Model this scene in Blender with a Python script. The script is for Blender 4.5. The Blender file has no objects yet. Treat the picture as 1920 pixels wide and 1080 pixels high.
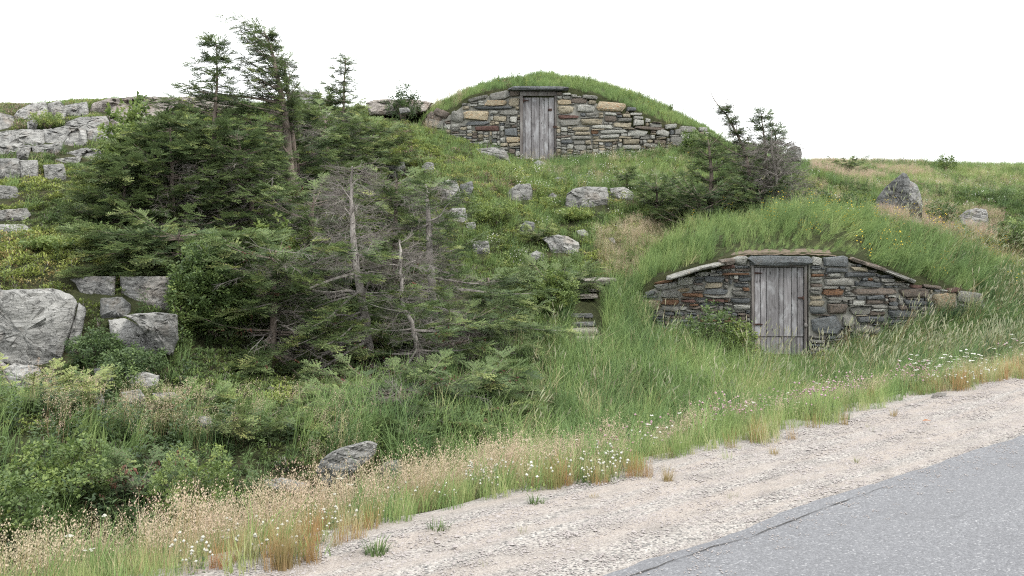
import bpy, bmesh, math, random
import numpy as np
from mathutils import Vector, Matrix, noise

# ---------------------------------------------------------------- camera, sky, sun, exposure
SC = bpy.context.scene
COL = SC.collection
EYE, F, HY = 1.60, 2059.0, 377.0          # eye height, focal length and horizon row in photo pixels
cam_data = bpy.data.cameras.new('camera')
cam = bpy.data.objects.new('camera', cam_data); COL.objects.link(cam); SC.camera = cam
cam.location = (0, 0, EYE); cam.rotation_euler = (math.radians(90), 0, 0)
cam_data.sensor_width = 36.0; cam_data.lens = 36.0 * F / 1920
cam_data.shift_y = -(540 - HY) / 1920
cam_data.clip_start = 0.05; cam_data.clip_end = 3000

SUN_EL, SUN_AZ = math.radians(54), math.radians(136)      # azimuth from +Y towards +X
world = bpy.data.worlds.new('World'); SC.world = world; world.use_nodes = True
wn = world.node_tree; wn.nodes.clear()
w_out = wn.nodes.new('ShaderNodeOutputWorld'); w_bg = wn.nodes.new('ShaderNodeBackground')
w_sky = wn.nodes.new('ShaderNodeTexSky'); w_sky.sky_type = 'NISHITA'; w_sky.sun_disc = False
w_sky.sun_elevation = SUN_EL; w_sky.sun_rotation = SUN_AZ
w_sky.air_density = 1.0; w_sky.dust_density = 4.0; w_sky.ozone_density = 1.0
w_mix = wn.nodes.new('ShaderNodeMix'); w_mix.data_type = 'RGBA'
w_mix.inputs[0].default_value = 0.93                      # thin bright overcast over the blue
w_mix.inputs[7].default_value = (8.6, 8.75, 8.8, 1)
wn.links.new(w_sky.outputs[0], w_mix.inputs[6]); wn.links.new(w_mix.outputs[2], w_bg.inputs[0])
w_bg.inputs[1].default_value = 0.105
wn.links.new(w_bg.outputs[0], w_out.inputs[0])
sun_data = bpy.data.lights.new('sun', 'SUN'); sun_data.energy = 1.2; sun_data.angle = math.radians(12)
sun_data.color = (1.0, 0.965, 0.9)
sun = bpy.data.objects.new('sun', sun_data); COL.objects.link(sun)
sdir = Vector((math.sin(SUN_AZ) * math.cos(SUN_EL), math.cos(SUN_AZ) * math.cos(SUN_EL), math.sin(SUN_EL)))
sun.rotation_euler = sdir.to_track_quat('Z', 'Y').to_euler(); sun.location = sdir * 60
SC.view_settings.view_transform = 'Standard'; SC.view_settings.look = 'None'
SC.view_settings.gamma = 1; SC.view_settings.use_curve_mapping = False
SC.view_settings.exposure = 1.46
try:
    SC.cycles.max_bounces = 7; SC.cycles.diffuse_bounces = 5; SC.cycles.glossy_bounces = 2
    SC.cycles.transmission_bounces = 2; SC.cycles.use_denoising = False; SC.cycles.filter_width = 1.15
except Exception:
    pass

rng = np.random.default_rng(7)
random.seed(7)

# ---------------------------------------------------------------- helpers
def P(px, py, d):                       # a point of the place seen at a photo pixel, d metres ahead
    return Vector(((px - 960) / F * d, d, EYE + (HY - py) / F * d))

def tag(o, label=None, cat=None, group=None, kind=None):
    if label: o['label'] = label
    if cat: o['category'] = cat
    if group: o['group'] = group
    if kind: o['kind'] = kind
    return o

def empty(name, loc, rz=0.0):
    o = bpy.data.objects.new(name, None); COL.objects.link(o)
    o.location = loc; o.rotation_euler = (0, 0, rz); o.empty_display_size = 0.2
    return o

def mesh_obj(name, verts, faces, mat, parent=None, smooth=None, link=True, mats=None, fmat=None):
    me = bpy.data.meshes.new(name)
    me.from_pydata([tuple(v) for v in verts], [], faces)
    for m in (mats or [mat]):
        if m: me.materials.append(m)
    if fmat is not None: me.polygons.foreach_set('material_index', fmat)
    me.update()
    if smooth is not None:
        me.polygons.foreach_set('use_smooth', [True] * len(me.polygons))
        if smooth > 0: me.set_sharp_from_angle(angle=math.radians(smooth))
    o = bpy.data.objects.new(name, me)
    if link: COL.objects.link(o)
    if parent: o.parent = parent
    return o

class NT:                               # small node helper
    def __init__(s, name):
        s.m = bpy.data.materials.new(name); s.m.use_nodes = True
        s.t = s.m.node_tree; s.n = s.t.nodes; s.n.clear()
        s.out = s.n.new('ShaderNodeOutputMaterial')
    def new(s, t, **kw):
        n = s.n.new(t)
        for k, v in kw.items(): setattr(n, k, v)
        return n
    def link(s, a, b): s.t.links.new(a, b)
    def val(s, sock, v):
        if hasattr(v, 'is_output') or isinstance(v, bpy.types.NodeSocket): s.link(v, sock)
        else: sock.default_value = v
    def coord(s, which='Object'):
        return s.new('ShaderNodeTexCoord').outputs[which]
    def noise(s, vec, scale, detail=4, rough=0.55, dist=0.0):
        n = s.new('ShaderNodeTexNoise'); s.link(vec, n.inputs['Vector'])
        n.inputs['Scale'].default_value = scale; n.inputs['Detail'].default_value = detail
        n.inputs['Roughness'].default_value = rough; n.inputs['Distortion'].default_value = dist
        return n.outputs['Fac']
    def mapping(s, vec, scale=(1, 1, 1), loc=(0, 0, 0)):
        n = s.new('ShaderNodeMapping'); s.link(vec, n.inputs[0])
        n.inputs['Scale'].default_value = scale; s.val(n.inputs['Location'], loc)
        return n.outputs[0]
    def ramp(s, fac, stops, interp='LINEAR'):
        n = s.new('ShaderNodeValToRGB'); s.val(n.inputs[0], fac)
        cr = n.color_ramp; cr.interpolation = interp
        while len(cr.elements) < len(stops): cr.elements.new(0.5)
        for e, (p, c) in zip(cr.elements, stops):
            e.position = p; e.color = (c, c, c, 1) if isinstance(c, (int, float)) else (*c, 1)
        return n.outputs[0]
    def mix(s, f, a, b, mode='MIX'):
        n = s.new('ShaderNodeMix'); n.data_type = 'RGBA'; n.blend_type = mode
        s.val(n.inputs[0], f)
        for k, v in ((6, a), (7, b)):
            if isinstance(v, tuple): v = (*v[:3], 1)
            s.val(n.inputs[k], v)
        return n.outputs[2]
    def math(s, op, a, b=None, clamp=False):
        n = s.new('ShaderNodeMath', operation=op); n.use_clamp = clamp
        s.val(n.inputs[0], a)
        if b is not None: s.val(n.inputs[1], b)
        return n.outputs[0]
    def bsdf(s, color, rough=0.9, bump=None, bstr=0.5, bdist=0.02, spec=0.25):
        b = s.new('ShaderNodeBsdfPrincipled')
        if isinstance(color, tuple): color = (*color[:3], 1)
        s.val(b.inputs['Base Color'], color); s.val(b.inputs['Roughness'], rough)
        b.inputs['Specular IOR Level'].default_value = spec
        if bump is not None:
            bp = s.new('ShaderNodeBump'); s.link(bump, bp.inputs['Height'])
            bp.inputs['Strength'].default_value = bstr; bp.inputs['Distance'].default_value = bdist
            s.link(bp.outputs[0], b.inputs['Normal'])
        return b
    def done(s, shader):
        s.link(shader.outputs[0], s.out.inputs[0]); return s.m

def srgb(r, g, b):
    f = lambda c: ((c / 255 + 0.055) / 1.055) ** 2.4 if c > 10 else c / 255 / 12.92
    return (f(r), f(g), f(b))

# ---------------------------------------------------------------- terrain shape
TX, TY = math.sin(math.radians(47.6)), math.cos(math.radians(47.6))   # direction of the road
NX, NY = -TY, TX                                                       # away from the road, up the verge
P0 = (-1.09, 4.69)                                                     # on the edge of the gravel
def st(x, y):
    return (x - P0[0]) * NX + (y - P0[1]) * NY, (x - P0[0]) * TX + (y - P0[1]) * TY
def xy(s, t):
    return P0[0] + s * NX + t * TX, P0[1] + s * NY + t * TY
def sstep(a, b, x):
    u = np.clip((x - a) / (b - a), 0, 1); return u * u * (3 - 2 * u)

CTRL_PX = [
 (-320,760,9.5),(-320,560,12.5),(-320,430,15.5),(-320,300,20),(-320,215,25),
 (0,775,9.3),(0,735,11.2),(0,690,11.9),(0,535,12.9),(0,430,15),(0,345,17.5),(0,270,20.5),(0,205,25),
 (120,770,9.6),(120,700,11.4),(120,560,12.9),(120,430,15.2),(120,330,18),(120,240,22),(120,198,25.5),
 (250,760,10),(250,665,11.8),(250,560,12.9),(250,500,13.8),(250,430,16),(250,330,19),(250,240,23),(250,192,27),
 (480,800,10),(480,700,12.5),(480,560,14.8),(480,450,17),(480,340,20.5),(480,230,25),(480,195,28),
 (700,830,10),(700,760,11.5),(700,640,14),(700,520,17),(700,400,20),(700,300,23.2),(700,212,29),
 (850,760,12),(850,690,14),(850,540,17.5),(850,420,20),(850,330,22.5),(850,263,25.5),(850,229,29.5),
 (1000,700,14),(1000,600,16.5),(1000,480,19),(1000,400,21),(1000,345,23),(1000,306,26),
 (1120,665,15.5),(1120,540,17.6),(1120,460,19.2),(1120,390,21.3),(1120,340,23.3),(1120,300,26),
 (1200,625,16.4),(1250,640,16.4),(1250,530,18.5),(1300,655,16.3),(1300,450,20.7),(1300,350,23.5),(1320,285,26.5),
 (1400,672,16.3),(1455,678,16.3),(1600,660,16.3),(1700,640,16.3),(1800,620,16.3),(1850,605,16.5),
 (1455,540,19.5),(1650,530,19.5),(1500,410,22),(1500,360,24.5),(1500,312,31),
 (1700,420,22.5),(1700,362,27),(1700,312,36),(1920,520,19.5),(1920,430,24),(1920,370,30),(1920,322,38),
 (2200,520,19),(2200,420,24),(2200,370,30),(2200,330,38),
 (900,275,26.5),(1010,303,26.4),(1180,290,26.4),(1010,262,29),(1200,262,29),(850,222,33),
]
pts = []
for px, py, d in CTRL_PX:
    p = P(px, py, d); pts.append(tuple(p))
for (x, y, z) in [(-14,36,3.2),(-8,36,3.3),(-2,38,3.0),(4,38,2.6),(10,45,2.0),(20,48,1.8),(-16,48,1.6),(0,50,1.5),(28,48,1.6),(24,20,.2),(28,30,.8)]:
    pts.append((x, y, z))
def ditch(t): return np.interp(t, [-12, -4, 9, 12.3, 14.5, 18, 30], [.85, .85, .85, .72, .42, .28, .2])
def zv(s, t): return -0.008 - ditch(t) * sstep(0.0, 2.9, s) 
for t in np.arange(-9, 27, 2.2):
    for s in (2.6, 3.4):
        if t > 12.5 and s > 3: continue
        x, y = xy(s, t); pts.append((x, y, float(zv(s, t))))
pts = np.array(pts)
def tps_fit(p):
    n = len(p); d = np.hypot(p[:, None, 0] - p[None, :, 0], p[:, None, 1] - p[None, :, 1])
    K = np.where(d > 0, d * d * np.log(d + 1e-9), 0) + np.eye(n) * 0.25
    A = np.zeros((n + 3, n + 3)); A[:n, :n] = K
    Q = np.c_[np.ones(n), p[:, :2]]; A[:n, n:] = Q; A[n:, :n] = Q.T
    return np.linalg.solve(A, np.r_[p[:, 2], 0, 0, 0])
TPS = tps_fit(pts)
def tps(x, y):
    x = np.clip(x, -15, 27); y = np.clip(y, 3, 46)
    out = np.full(x.shape, TPS[-3]) + TPS[-2] * x + TPS[-1] * y
    for k in range(len(pts)):
        r2 = (x - pts[k, 0]) ** 2 + (y - pts[k, 1]) ** 2
        out += TPS[k] * 0.5 * r2 * np.log(r2 + 1e-12)
    return out
def fnoise(x, y, seed, scale):          # cheap smooth value noise
    g = np.random.default_rng(seed).random((64, 64))
    u = x / scale + 1000; v = y / scale + 1000
    i = np.floor(u).astype(int); j = np.floor(v).astype(int)
    fu = u - i; fv = v - j; fu = fu * fu * (3 - 2 * fu); fv = fv * fv * (3 - 2 * fv)
    a = g[i % 64, j % 64]; b = g[(i + 1) % 64, j % 64]; c = g[i % 64, (j + 1) % 64]; d = g[(i + 1) % 64, (j + 1) % 64]
    return (a * (1 - fu) + b * fu) * (1 - fv) + (c * (1 - fu) + d * fu) * fv
def terr_raw(x, y):
    s, t = st(x, y)
    hill = tps(x, y)
    hill = hill + (fnoise(x, y, 1, 1.7) - .5) * 0.16 + (fnoise(x, y, 2, .6) - .5) * 0.07
    far = sstep(40, 75, y) + sstep(20, 45, np.abs(x - 4))
    hill = hill * (1 - np.clip(far, 0, 1)) + (-1.2) * np.clip(far, 0, 1)
    v = zv(s, t) + (fnoise(x, y, 3, .5) - .5) * 0.06 * sstep(.1, .8, s)
    w = sstep(1.9, 3.3, s)
    return np.where(s < 0, -0.008, v * (1 - w) + hill * w)
# fine grid, then widening rings out to the horizon
gx = np.arange(-15, 24.001, 0.13); gy = np.arange(0.0, 46.001, 0.13)
G = terr_raw(*np.meshgrid(gx, gy, indexing='ij'))
def T(x, y):                            # height of the open ground
    x = np.asarray(x, float); y = np.asarray(y, float)
    u = np.clip((x - gx[0]) / .13, 0, len(gx) - 1.001); v = np.clip((y - gy[0]) / .13, 0, len(gy) - 1.001)
    i = u.astype(int); j = v.astype(int); fu = u - i; fv = v - j
    return (G[i, j] * (1 - fu) + G[i + 1, j] * fu) * (1 - fv) + (G[i, j + 1] * (1 - fu) + G[i + 1, j + 1] * fu) * fv

# ---------------------------------------------------------------- the two mounds of the root cellars
class Mound:
    def __init__(s, d, top, ridge, dr, bow, rise, fall, span):
        s.d = d; s.bow = bow; s.rise = rise; s.fall = fall; s.span = span
        s.topx = [(a - 960) / F * d for a, b in top]; s.topz = [EYE + (HY - b) / F * d for a, b in top]
        s.rx = [(a - 960) / F * dr for a, b in ridge]; s.rz = [EYE + (HY - b) / F * dr for a, b in ridge]
        s.xc = (s.topx[0] + s.topx[-1]) / 2; s.hw = (s.topx[-1] - s.topx[0]) / 2
    def face(s, x):                     # distance of the wall face: bowed back at its ends
        return s.d + s.bow * np.clip(np.abs((x - s.xc) / s.hw), 0, 1.25) ** 2.5
    def h(s, x, y):
        x = np.asarray(x, float); y = np.asarray(y, float)
        yf = s.face(x); w = y - yf
        zt = np.interp(x, s.topx, s.topz); zr = np.maximum(np.interp(x, s.rx, s.rz), zt)
        f = sstep(-0.1, s.rise, w)
        z = zt + (zr - zt) * (f ** .75)
        z += (fnoise(x, y, 5, .8) - .5) * .17 * sstep(.2, 1.0, w)
        g = sstep(s.fall, s.fall + s.span, w)
        z = z * (1 - g) + (T(x, y) - .4) * g
        return np.where((w < 0.0) | (x < s.topx[0] - .3) | (x > s.topx[-1] + 1.6), -50, z)
TOP1 = [(1120,650),(1196,590),(1206,560),(1222,530),(1247,519),(1300,501),(1368,483),(1405,476),(1520,476),(1592,480),(1650,500),(1710,523),(1765,538),(1800,543),(1850,560),(1900,600),(1990,660)]
RID1 = [(1080,640),(1140,575),(1180,527),(1230,478),(1300,438),(1400,410),(1500,400),(1600,405),(1700,426),(1800,459),(1900,494),(2000,532),(2100,560)]
TOP2 = [(770,245),(795,214),(812,204),(845,204),(868,186),(880,178),(915,170),(960,164),(1068,166),(1120,178),(1175,198),(1204,212),(1245,227),(1290,234),(1330,240),(1380,275)]
RID2 = [(760,238),(800,208),(880,173),(940,154),(1020,147),(1100,153),(1180,177),(1260,210),(1330,247),(1400,290)]
M1 = Mound(16.7, TOP1, RID1, 19.0, 0.75, 2.1, 2.4, 1.5)
M2 = Mound(26.5, TOP2, RID2, 28.6, 0.9, 1.9, 2.6, 2.6)
def H(x, y):
    return np.maximum(T(x, y), np.maximum(M1.h(x, y), M2.h(x, y)))
def hit(px, py, d0=4.0, d1=48.0, mounds=False):   # where the sight line through a pixel meets the ground
    d = np.arange(d0, d1, 0.02)
    x = (px - 960) / F * d; z = EYE + (HY - py) / F * d
    g = H(x, d) if mounds else T(x, d)
    k = np.nonzero(z <= g)[0]
    return float(d[k[0]]) if len(k) else None
def proj(x, y, z): return 960 + F * x / y, HY - F * (z - EYE) / y
def inpoly(px, py, poly):
    r = np.zeros(px.shape, bool); n = len(poly)
    for i in range(n):
        x0, y0 = poly[i]; x1, y1 = poly[(i + 1) % n]
        if y0 == y1: continue
        c = ((y0 > py) != (y1 > py)) & (px < (x1 - x0) * (py - y0) / (y1 - y0) + x0)
        r ^= c
    return r

# ---------------------------------------------------------------- materials of earth, stone, wood, road
def m_ground():
    m = NT('soil_and_moss'); c = m.coord()
    a = m.noise(c, 1.1, 6, .6); b = m.noise(c, 14, 5, .7); f = m.noise(c, 90, 3, .7)
    col = m.ramp(a, [(.3, (.03, .036, .016)), (.5, (.05, .058, .026)), (.7, (.075, .06, .038))])
    col = m.mix(m.ramp(b, [(.4, 0.), (.65, 1.)]), col, (.028, .034, .016))
    col = m.mix(m.ramp(f, [(.5, 0.), (.75, .7)]), col, (.10, .10, .05))
    h = m.math('ADD', m.math('MULTIPLY', b, .7), f)
    return m.done(m.bsdf(col, .95, h, .8, .05, .1))
def m_rock(name, base, dark, stain=(.32, .2, .11), stain_amt=.25, lichen=.4, scale=1.0):
    m = NT(name); c0 = m.coord(); rnd = m.new('ShaderNodeObjectInfo').outputs['Random']
    off = m.new('ShaderNodeCombineXYZ'); r20 = m.math('MULTIPLY', rnd, 37.0)
    for k in range(3): m.link(r20, off.inputs[k])
    c = m.mapping(c0, (1, 1, 1), off.outputs[0])
    big = m.noise(c, 1.6 * scale, 6, .65, .6); mid = m.noise(c, 9 * scale, 6, .7, .3); fine = m.noise(c, 60 * scale, 4, .75)
    strat = m.noise(m.mapping(c, (1.2, 1.2, 9)), 1.5 * scale, 5, .65, 1.2)
    col = m.mix(m.ramp(big, [(.38, 0.), (.6, 1.)]), dark, base)
    col = m.mix(m.ramp(m.noise(c, 4.3 * scale, 7, .72, .8), [(.27, .6), (.4, 0.)]), col, tuple(v * .62 for v in dark))
    col = m.mix(m.ramp(strat, [(.4, .25), (.52, 0.), (.62, .2)]), col, dark)
    lc = m.ramp(mid, [(.5, 0.), (.62, lichen)])
    col = m.mix(lc, col, tuple(min(.75, v * 1.45 + .04) for v in base))
    st_ = m.ramp(m.noise(c, 2.7 * scale, 4, .6), [(.55, 0.), (.68, stain_amt)])
    col = m.mix(st_, col, stain)
    col = m.mix(m.ramp(fine, [(.3, .4), (.46, 0.)]), col, tuple(v * .45 for v in dark))
    vor = m.new('ShaderNodeTexVoronoi', feature='DISTANCE_TO_EDGE'); vor.inputs['Scale'].default_value = 1.5 * scale
    sp = m.new('ShaderNodeTexVoronoi'); m.link(c, sp.inputs['Vector']); sp.inputs['Scale'].default_value = 26 * scale
    spn = m.noise(c, 5 * scale, 3, .6)
    spot = m.math('MULTIPLY', m.ramp(sp.outputs['Distance'], [(.2, 1.), (.38, 0.)]), m.ramp(spn, [(.45, 0.), (.6, .55)]))
    col = m.mix(spot, col, tuple(min(.7, v * 1.5 + .03) for v in base))
    crack = m.ramp(m.noise(m.mapping(c, (1, 1, 2.6)), 3.1 * scale, 6, .6, .9), [(.487, 0.), (.5, 1.), (.513, 0.)])
    col = m.mix(m.math('MULTIPLY', crack, .35), col, tuple(v * .3 for v in dark))
    col = m.mix(1.0, col, m.ramp(rnd, [(0, .8), (1, 1.15)]), 'MULTIPLY')
    h = m.math('ADD', m.math('ADD', m.math('MULTIPLY', mid, 1.2), m.math('MULTIPLY', fine, .5)), m.math('MULTIPLY', strat, 1.2))
    h = m.math('SUBTRACT', h, m.math('MULTIPLY', crack, .5))
    return m.done(m.bsdf(col, .88, h, .95, .04, .25))
def m_wood(name, base, dark, pale):
    m = NT(name); c0 = m.coord(); rnd = m.new('ShaderNodeObjectInfo').outputs['Random']
    off = m.new('ShaderNodeCombineXYZ'); r = m.math('MULTIPLY', rnd, 53.0)
    for k in range(3): m.link(r, off.inputs[k])
    c = m.mapping(c0, (1, 1, 1), off.outputs[0])
    g = m.noise(m.mapping(c, (38, 38, 1.4)), 1.6, 5, .65, .35)
    pat = m.noise(m.mapping(c, (5, 5, 2.2)), 1.3, 4, .6, .8)
    col = m.mix(m.ramp(g, [(.33, 0.), (.62, 1.)]), dark, base)
    col = m.mix(m.ramp(pat, [(.5, 0.), (.68, .75)]), col, pale)
    col = m.mix(m.ramp(pat, [(.28, .65), (.42, 0.)]), col, tuple(v * .6 for v in dark))
    kn = m.new('ShaderNodeTexVoronoi'); m.link(m.mapping(c, (9, 9, 4.5)), kn.inputs['Vector']); kn.inputs['Scale'].default_value = 1.15
    kf = m.ramp(kn.outputs['Distance'], [(.1, 1.), (.17, 0.)])
    col = m.mix(m.math('MULTIPLY', kf, .75), col, tuple(v * .3 for v in dark))
    col = m.mix(1.0, col, m.ramp(rnd, [(0, .74), (1, 1.1)]), 'MULTIPLY')
    return m.done(m.bsdf(col, .82, g, .5, .006, .25))
def flat(name, c, rough=.9, spec=.2):
    m = NT(name); n = m.noise(m.coord(), 30, 4, .6)
    col = m.mix(m.ramp(n, [(.3, 0.), (.7, 1.)]), tuple(v * .65 for v in c), tuple(v * 1.2 for v in c))
    return m.done(m.bsdf(col, rough, n, .4, .01, spec))
M = {}
M['ground'] = m_ground()
M['granite'] = m_rock('pale_granite', (0.288, 0.285, 0.270), (0.152, 0.152, 0.148), (0.244, 0.188, 0.144), .35, .45)
M['granite_pink'] = m_rock('pink_grey_granite', (0.310, 0.281, 0.255), (0.181, 0.163, 0.148), (0.288, 0.202, 0.144), .5, .45)
M['granite_dark'] = m_rock('dark_grey_rock', (0.139, 0.142, 0.139), (0.066, 0.069, 0.069), (0.165, 0.132, 0.092), .3, .5)
M['step'] = m_rock('step_stone', (0.395, 0.369, 0.326), (0.172, 0.159, 0.138), (0.257, 0.215, 0.155), .4, .35, 2)
SM = {
 'slate': m_rock('dark_slate', (0.216, 0.234, 0.243), (0.112, 0.121, 0.126), (0.277, 0.207, 0.148), .3, .35, 5),
 'grey': m_rock('grey_stone', (0.373, 0.373, 0.342), (0.207, 0.203, 0.187), (0.398, 0.302, 0.190), .4, .45, 5),
 'pale': m_rock('pale_lichened_stone', (0.659, 0.667, 0.605), (0.377, 0.377, 0.345), (0.566, 0.440, 0.299), .35, .5, 5),
 'buff': m_rock('buff_stone', (0.535, 0.480, 0.369), (0.314, 0.275, 0.205), (0.519, 0.299, 0.141), .5, .45, 5),
 'rust': m_rock('rusty_stone', (0.312, 0.177, 0.106), (0.170, 0.106, 0.071), (0.483, 0.227, 0.085), .6, .35, 5),
 'brown': m_rock('brown_stone', (0.263, 0.223, 0.190), (0.143, 0.124, 0.108), (0.382, 0.223, 0.128), .5, .35, 5),
 'red': m_rock('red_brown_stone', (0.213, 0.121, 0.099), (0.121, 0.078, 0.071), (0.312, 0.142, 0.092), .4, .3, 5),
 'orangebuff': m_rock('orange_stained_buff_stone', (0.598, 0.519, 0.377), (0.393, 0.314, 0.205), (0.598, 0.267, 0.094), .8, .4, 4),
}
M['mortar'] = flat('grey_mortar', (.24, .235, .21))
M['wood'] = m_wood('weathered_grey_boards', (0.224, 0.216, 0.223), (0.103, 0.098, 0.102), (0.360, 0.365, 0.379))
M['frame_wood'] = m_wood('weathered_frame_wood', (0.163, 0.148, 0.141), (0.073, 0.065, 0.062), (0.240, 0.238, 0.233))
M['rust_iron'] = flat('rusted_iron', (.045, .025, .02), .8)
M['soil'] = flat('dry_bare_soil', (.125, .10, .075))
# ---------------------------------------------------------------- the ground sheet
def ring(lo, hi, ends):
    return lo + hi + ends
gx2 = np.r_[-900, -400, -180, -90, -50, -30, -20, gx, 26, 30, 40, 60, 100, 200, 450, 900]
gy2 = np.r_[-900, -400, -150, -60, -25, -12, -6, -3, -1.5, gy, 48, 52, 60, 75, 100, 160, 300, 600, 1200]
XX, YY = np.meshgrid(gx2, gy2, indexing='ij')
ZZ = terr_raw(XX, YY)
inside = (XX >= gx[0]) & (XX <= gx[-1]) & (YY >= gy[0]) & (YY <= gy[-1])
ZZ = np.where(inside, T(XX, YY), ZZ)
nx_, ny_ = XX.shape
vv = np.stack([XX.ravel(), YY.ravel(), ZZ.ravel()], 1)
ii, jj = np.meshgrid(np.arange(nx_ - 1), np.arange(ny_ - 1), indexing='ij')
q = np.stack([(ii * ny_ + jj).ravel(), ((ii + 1) * ny_ + jj).ravel(), ((ii + 1) * ny_ + jj + 1).ravel(), (ii * ny_ + jj + 1).ravel()], 1)
def fast_mesh(name, v, quads, mat):
    me = bpy.data.meshes.new(name)
    me.vertices.add(len(v)); me.vertices.foreach_set('co', np.asarray(v, np.float32).ravel())
    me.loops.add(quads.size); me.loops.foreach_set('vertex_index', quads.ravel().astype(np.int32))
    me.polygons.add(len(quads)); me.polygons.foreach_set('loop_start', np.arange(0, quads.size, 4, dtype=np.int32))
    me.polygons.foreach_set('loop_total', np.full(len(quads), 4, np.int32)) if False else None
    me.update(calc_edges=True); me.materials.append(mat)
    me.polygons.foreach_set('use_smooth', np.ones(len(quads), bool))
    o = bpy.data.objects.new(name, me); COL.objects.link(o); return o
tag(fast_mesh('ground', vv, q, M['ground']), kind='structure')

# ---------------------------------------------------------------- gravel shoulder and road, built in road coordinates (x = along, y = away)
ROT = math.radians(90 - 47.6)
def m_gravel():
    m = NT('roadside_gravel'); c = m.coord()
    v = m.new('ShaderNodeTexVoronoi'); m.link(c, v.inputs['Vector']); v.inputs['Scale'].default_value = 95
    v2 = m.new('ShaderNodeTexVoronoi'); m.link(c, v2.inputs['Vector']); v2.inputs['Scale'].default_value = 200
    sep = m.new('ShaderNodeSeparateColor'); m.link(v.outputs['Color'], sep.inputs[0])
    sep2 = m.new('ShaderNodeSeparateColor'); m.link(v2.outputs['Color'], sep2.inputs[0])
    col = m.ramp(sep.outputs[0], [(0, (0.090, 0.088, 0.088)), (.25, (0.189, 0.180, 0.170)), (.6, (0.279, 0.257, 0.237)), (1, (0.383, 0.367, 0.342))])
    col2 = m.ramp(sep2.outputs[0], [(0, (0.118, 0.110, 0.108)), (.5, (0.251, 0.227, 0.207)), (1, (0.348, 0.330, 0.305))])
    patch = m.noise(m.mapping(c, (.35, 2.2, 1)), 1.6, 5, .6)
    tracks = m.noise(m.mapping(c, (.12, 4.2, 1)), 1.5, 3, .55)
    fine = m.ramp(m.math('ADD', m.math('MULTIPLY', patch, .5), m.math('MULTIPLY', tracks, .5)), [(.44, 0.), (.58, 1.)])
    col = m.mix(fine, col, col2)
    col = m.mix(m.math('MULTIPLY', fine, .35), col, (0.329, 0.278, 0.240))
    dirt = m.noise(m.mapping(c, (1, 1.6, 1)), 3.2, 5, .65)
    col = m.mix(m.ramp(dirt, [(.5, 0.), (.72, .5)]), col, (0.118, 0.110, 0.102))
    h = m.math('SUBTRACT', 1.0, v.outputs['Distance'])
    return m.done(m.bsdf(col, .95, m.math('ADD', h, m.math('MULTIPLY', patch, 1.5)), .6, .010, .1))
def m_asphalt():
    m = NT('worn_asphalt'); c = m.coord()
    v = m.new('ShaderNodeTexVoronoi'); m.link(c, v.inputs['Vector']); v.inputs['Scale'].default_value = 120
    sep = m.new('ShaderNodeSeparateColor'); m.link(v.outputs['Color'], sep.inputs[0])
    col = m.ramp(sep.outputs[0], [(0, (.105, .107, .113)), (.45, (.138, .140, .149)), (.8, (.165, .168, .177)), (.93, (.19, .193, .202)), (1, (.30, .30, .305))])
    big = m.noise(m.mapping(c, (.4, 1.6, 1)), 1.1, 5, .6); mid = m.noise(c, 9, 5, .7)
    col = m.mix(m.ramp(big, [(.35, .28), (.6, 0.)]), col, (0.083, 0.084, 0.093))
    col = m.mix(m.ramp(mid, [(.55, 0.), (.8, .4)]), col, (0.192, 0.192, 0.202))
    tr_ = m.noise(m.mapping(c, (.05, 1.1, 1), (0, 3.3, 0)), 1.3, 2, .5)
    col = m.mix(m.ramp(tr_, [(.42, .3), (.58, 0.)]), col, (.115, .117, .125))
    st2 = m.noise(m.mapping(c, (.9, 1.2, 1)), 2.2, 6, .7)
    col = m.mix(m.ramp(st2, [(.56, 0.), (.7, .35)]), col, (.10, .10, .105))
    # cracks: thin wandering lines of missing surface
    vc = m.new('ShaderNodeTexVoronoi', feature='DISTANCE_TO_EDGE'); vc.inputs['Scale'].default_value = .42
    nz = m.new('ShaderNodeTexNoise'); m.link(c, nz.inputs['Vector']); nz.inputs['Scale'].default_value = 5; nz.inputs['Detail'].default_value = 5
    m.link(m.mix(.10, c, nz.outputs['Color']), vc.inputs['Vector'])
    ck = m.math('MULTIPLY', m.ramp(vc.outputs[0], [(0, 1.), (.0022, 0.)]), m.ramp(m.noise(c, .9, 2, .5), [(.55, 0.), (.65, .35)]))
    col = m.mix(ck, col, (0.026, 0.026, 0.027))
    h = m.math('SUBTRACT', m.math('SUBTRACT', 1.0, v.outputs['Distance']), ck)
    return m.done(m.bsdf(col, .85, h, .6, .006, .3))
M['gravel'] = m_gravel(); M['asphalt'] = m_asphalt()
def strip(name, ts, far, near, z, mat, zdown=None, rows=1, hfun=None):
    V, Fc = [], []
    n = len(ts)
    for k, t in enumerate(ts):
        for r in range(rows + 1):
            s = far[k] + (near[k] - far[k]) * r / rows
            V.append((t, s, z + (hfun(t, s) if hfun else 0)))
    w = rows + 1
    for k in range(n - 1):
        for r in range(rows):
            Fc.append((k * w + r, k * w + r + 1, (k + 1) * w + r + 1, (k + 1) * w + r))
    if zdown:                            # a real broken edge on the far side
        b = len(V)
        for k, t in enumerate(ts): V.append((t, far[k] + .012, z - zdown))
        for k in range(n - 1): Fc.append((k * w, (k + 1) * w, b + k + 1, b + k))
    o = mesh_obj(name, V, Fc, mat, smooth=35)
    o.location = (P0[0], P0[1], 0); o.rotation_euler = (0, 0, ROT)
    return o
tt = np.r_[np.linspace(-300, -12, 40), np.arange(-10, 40, .06), np.linspace(42, 400, 60)]
def wob(t, seed, amp, sc):
    return (fnoise(t, t * 0 + seed, seed, sc) - .5) * 2 * amp
edge_g = .30 + wob(tt, 11, .10, 1.3) + .16 + wob(tt, 12, .06, .3)
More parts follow.
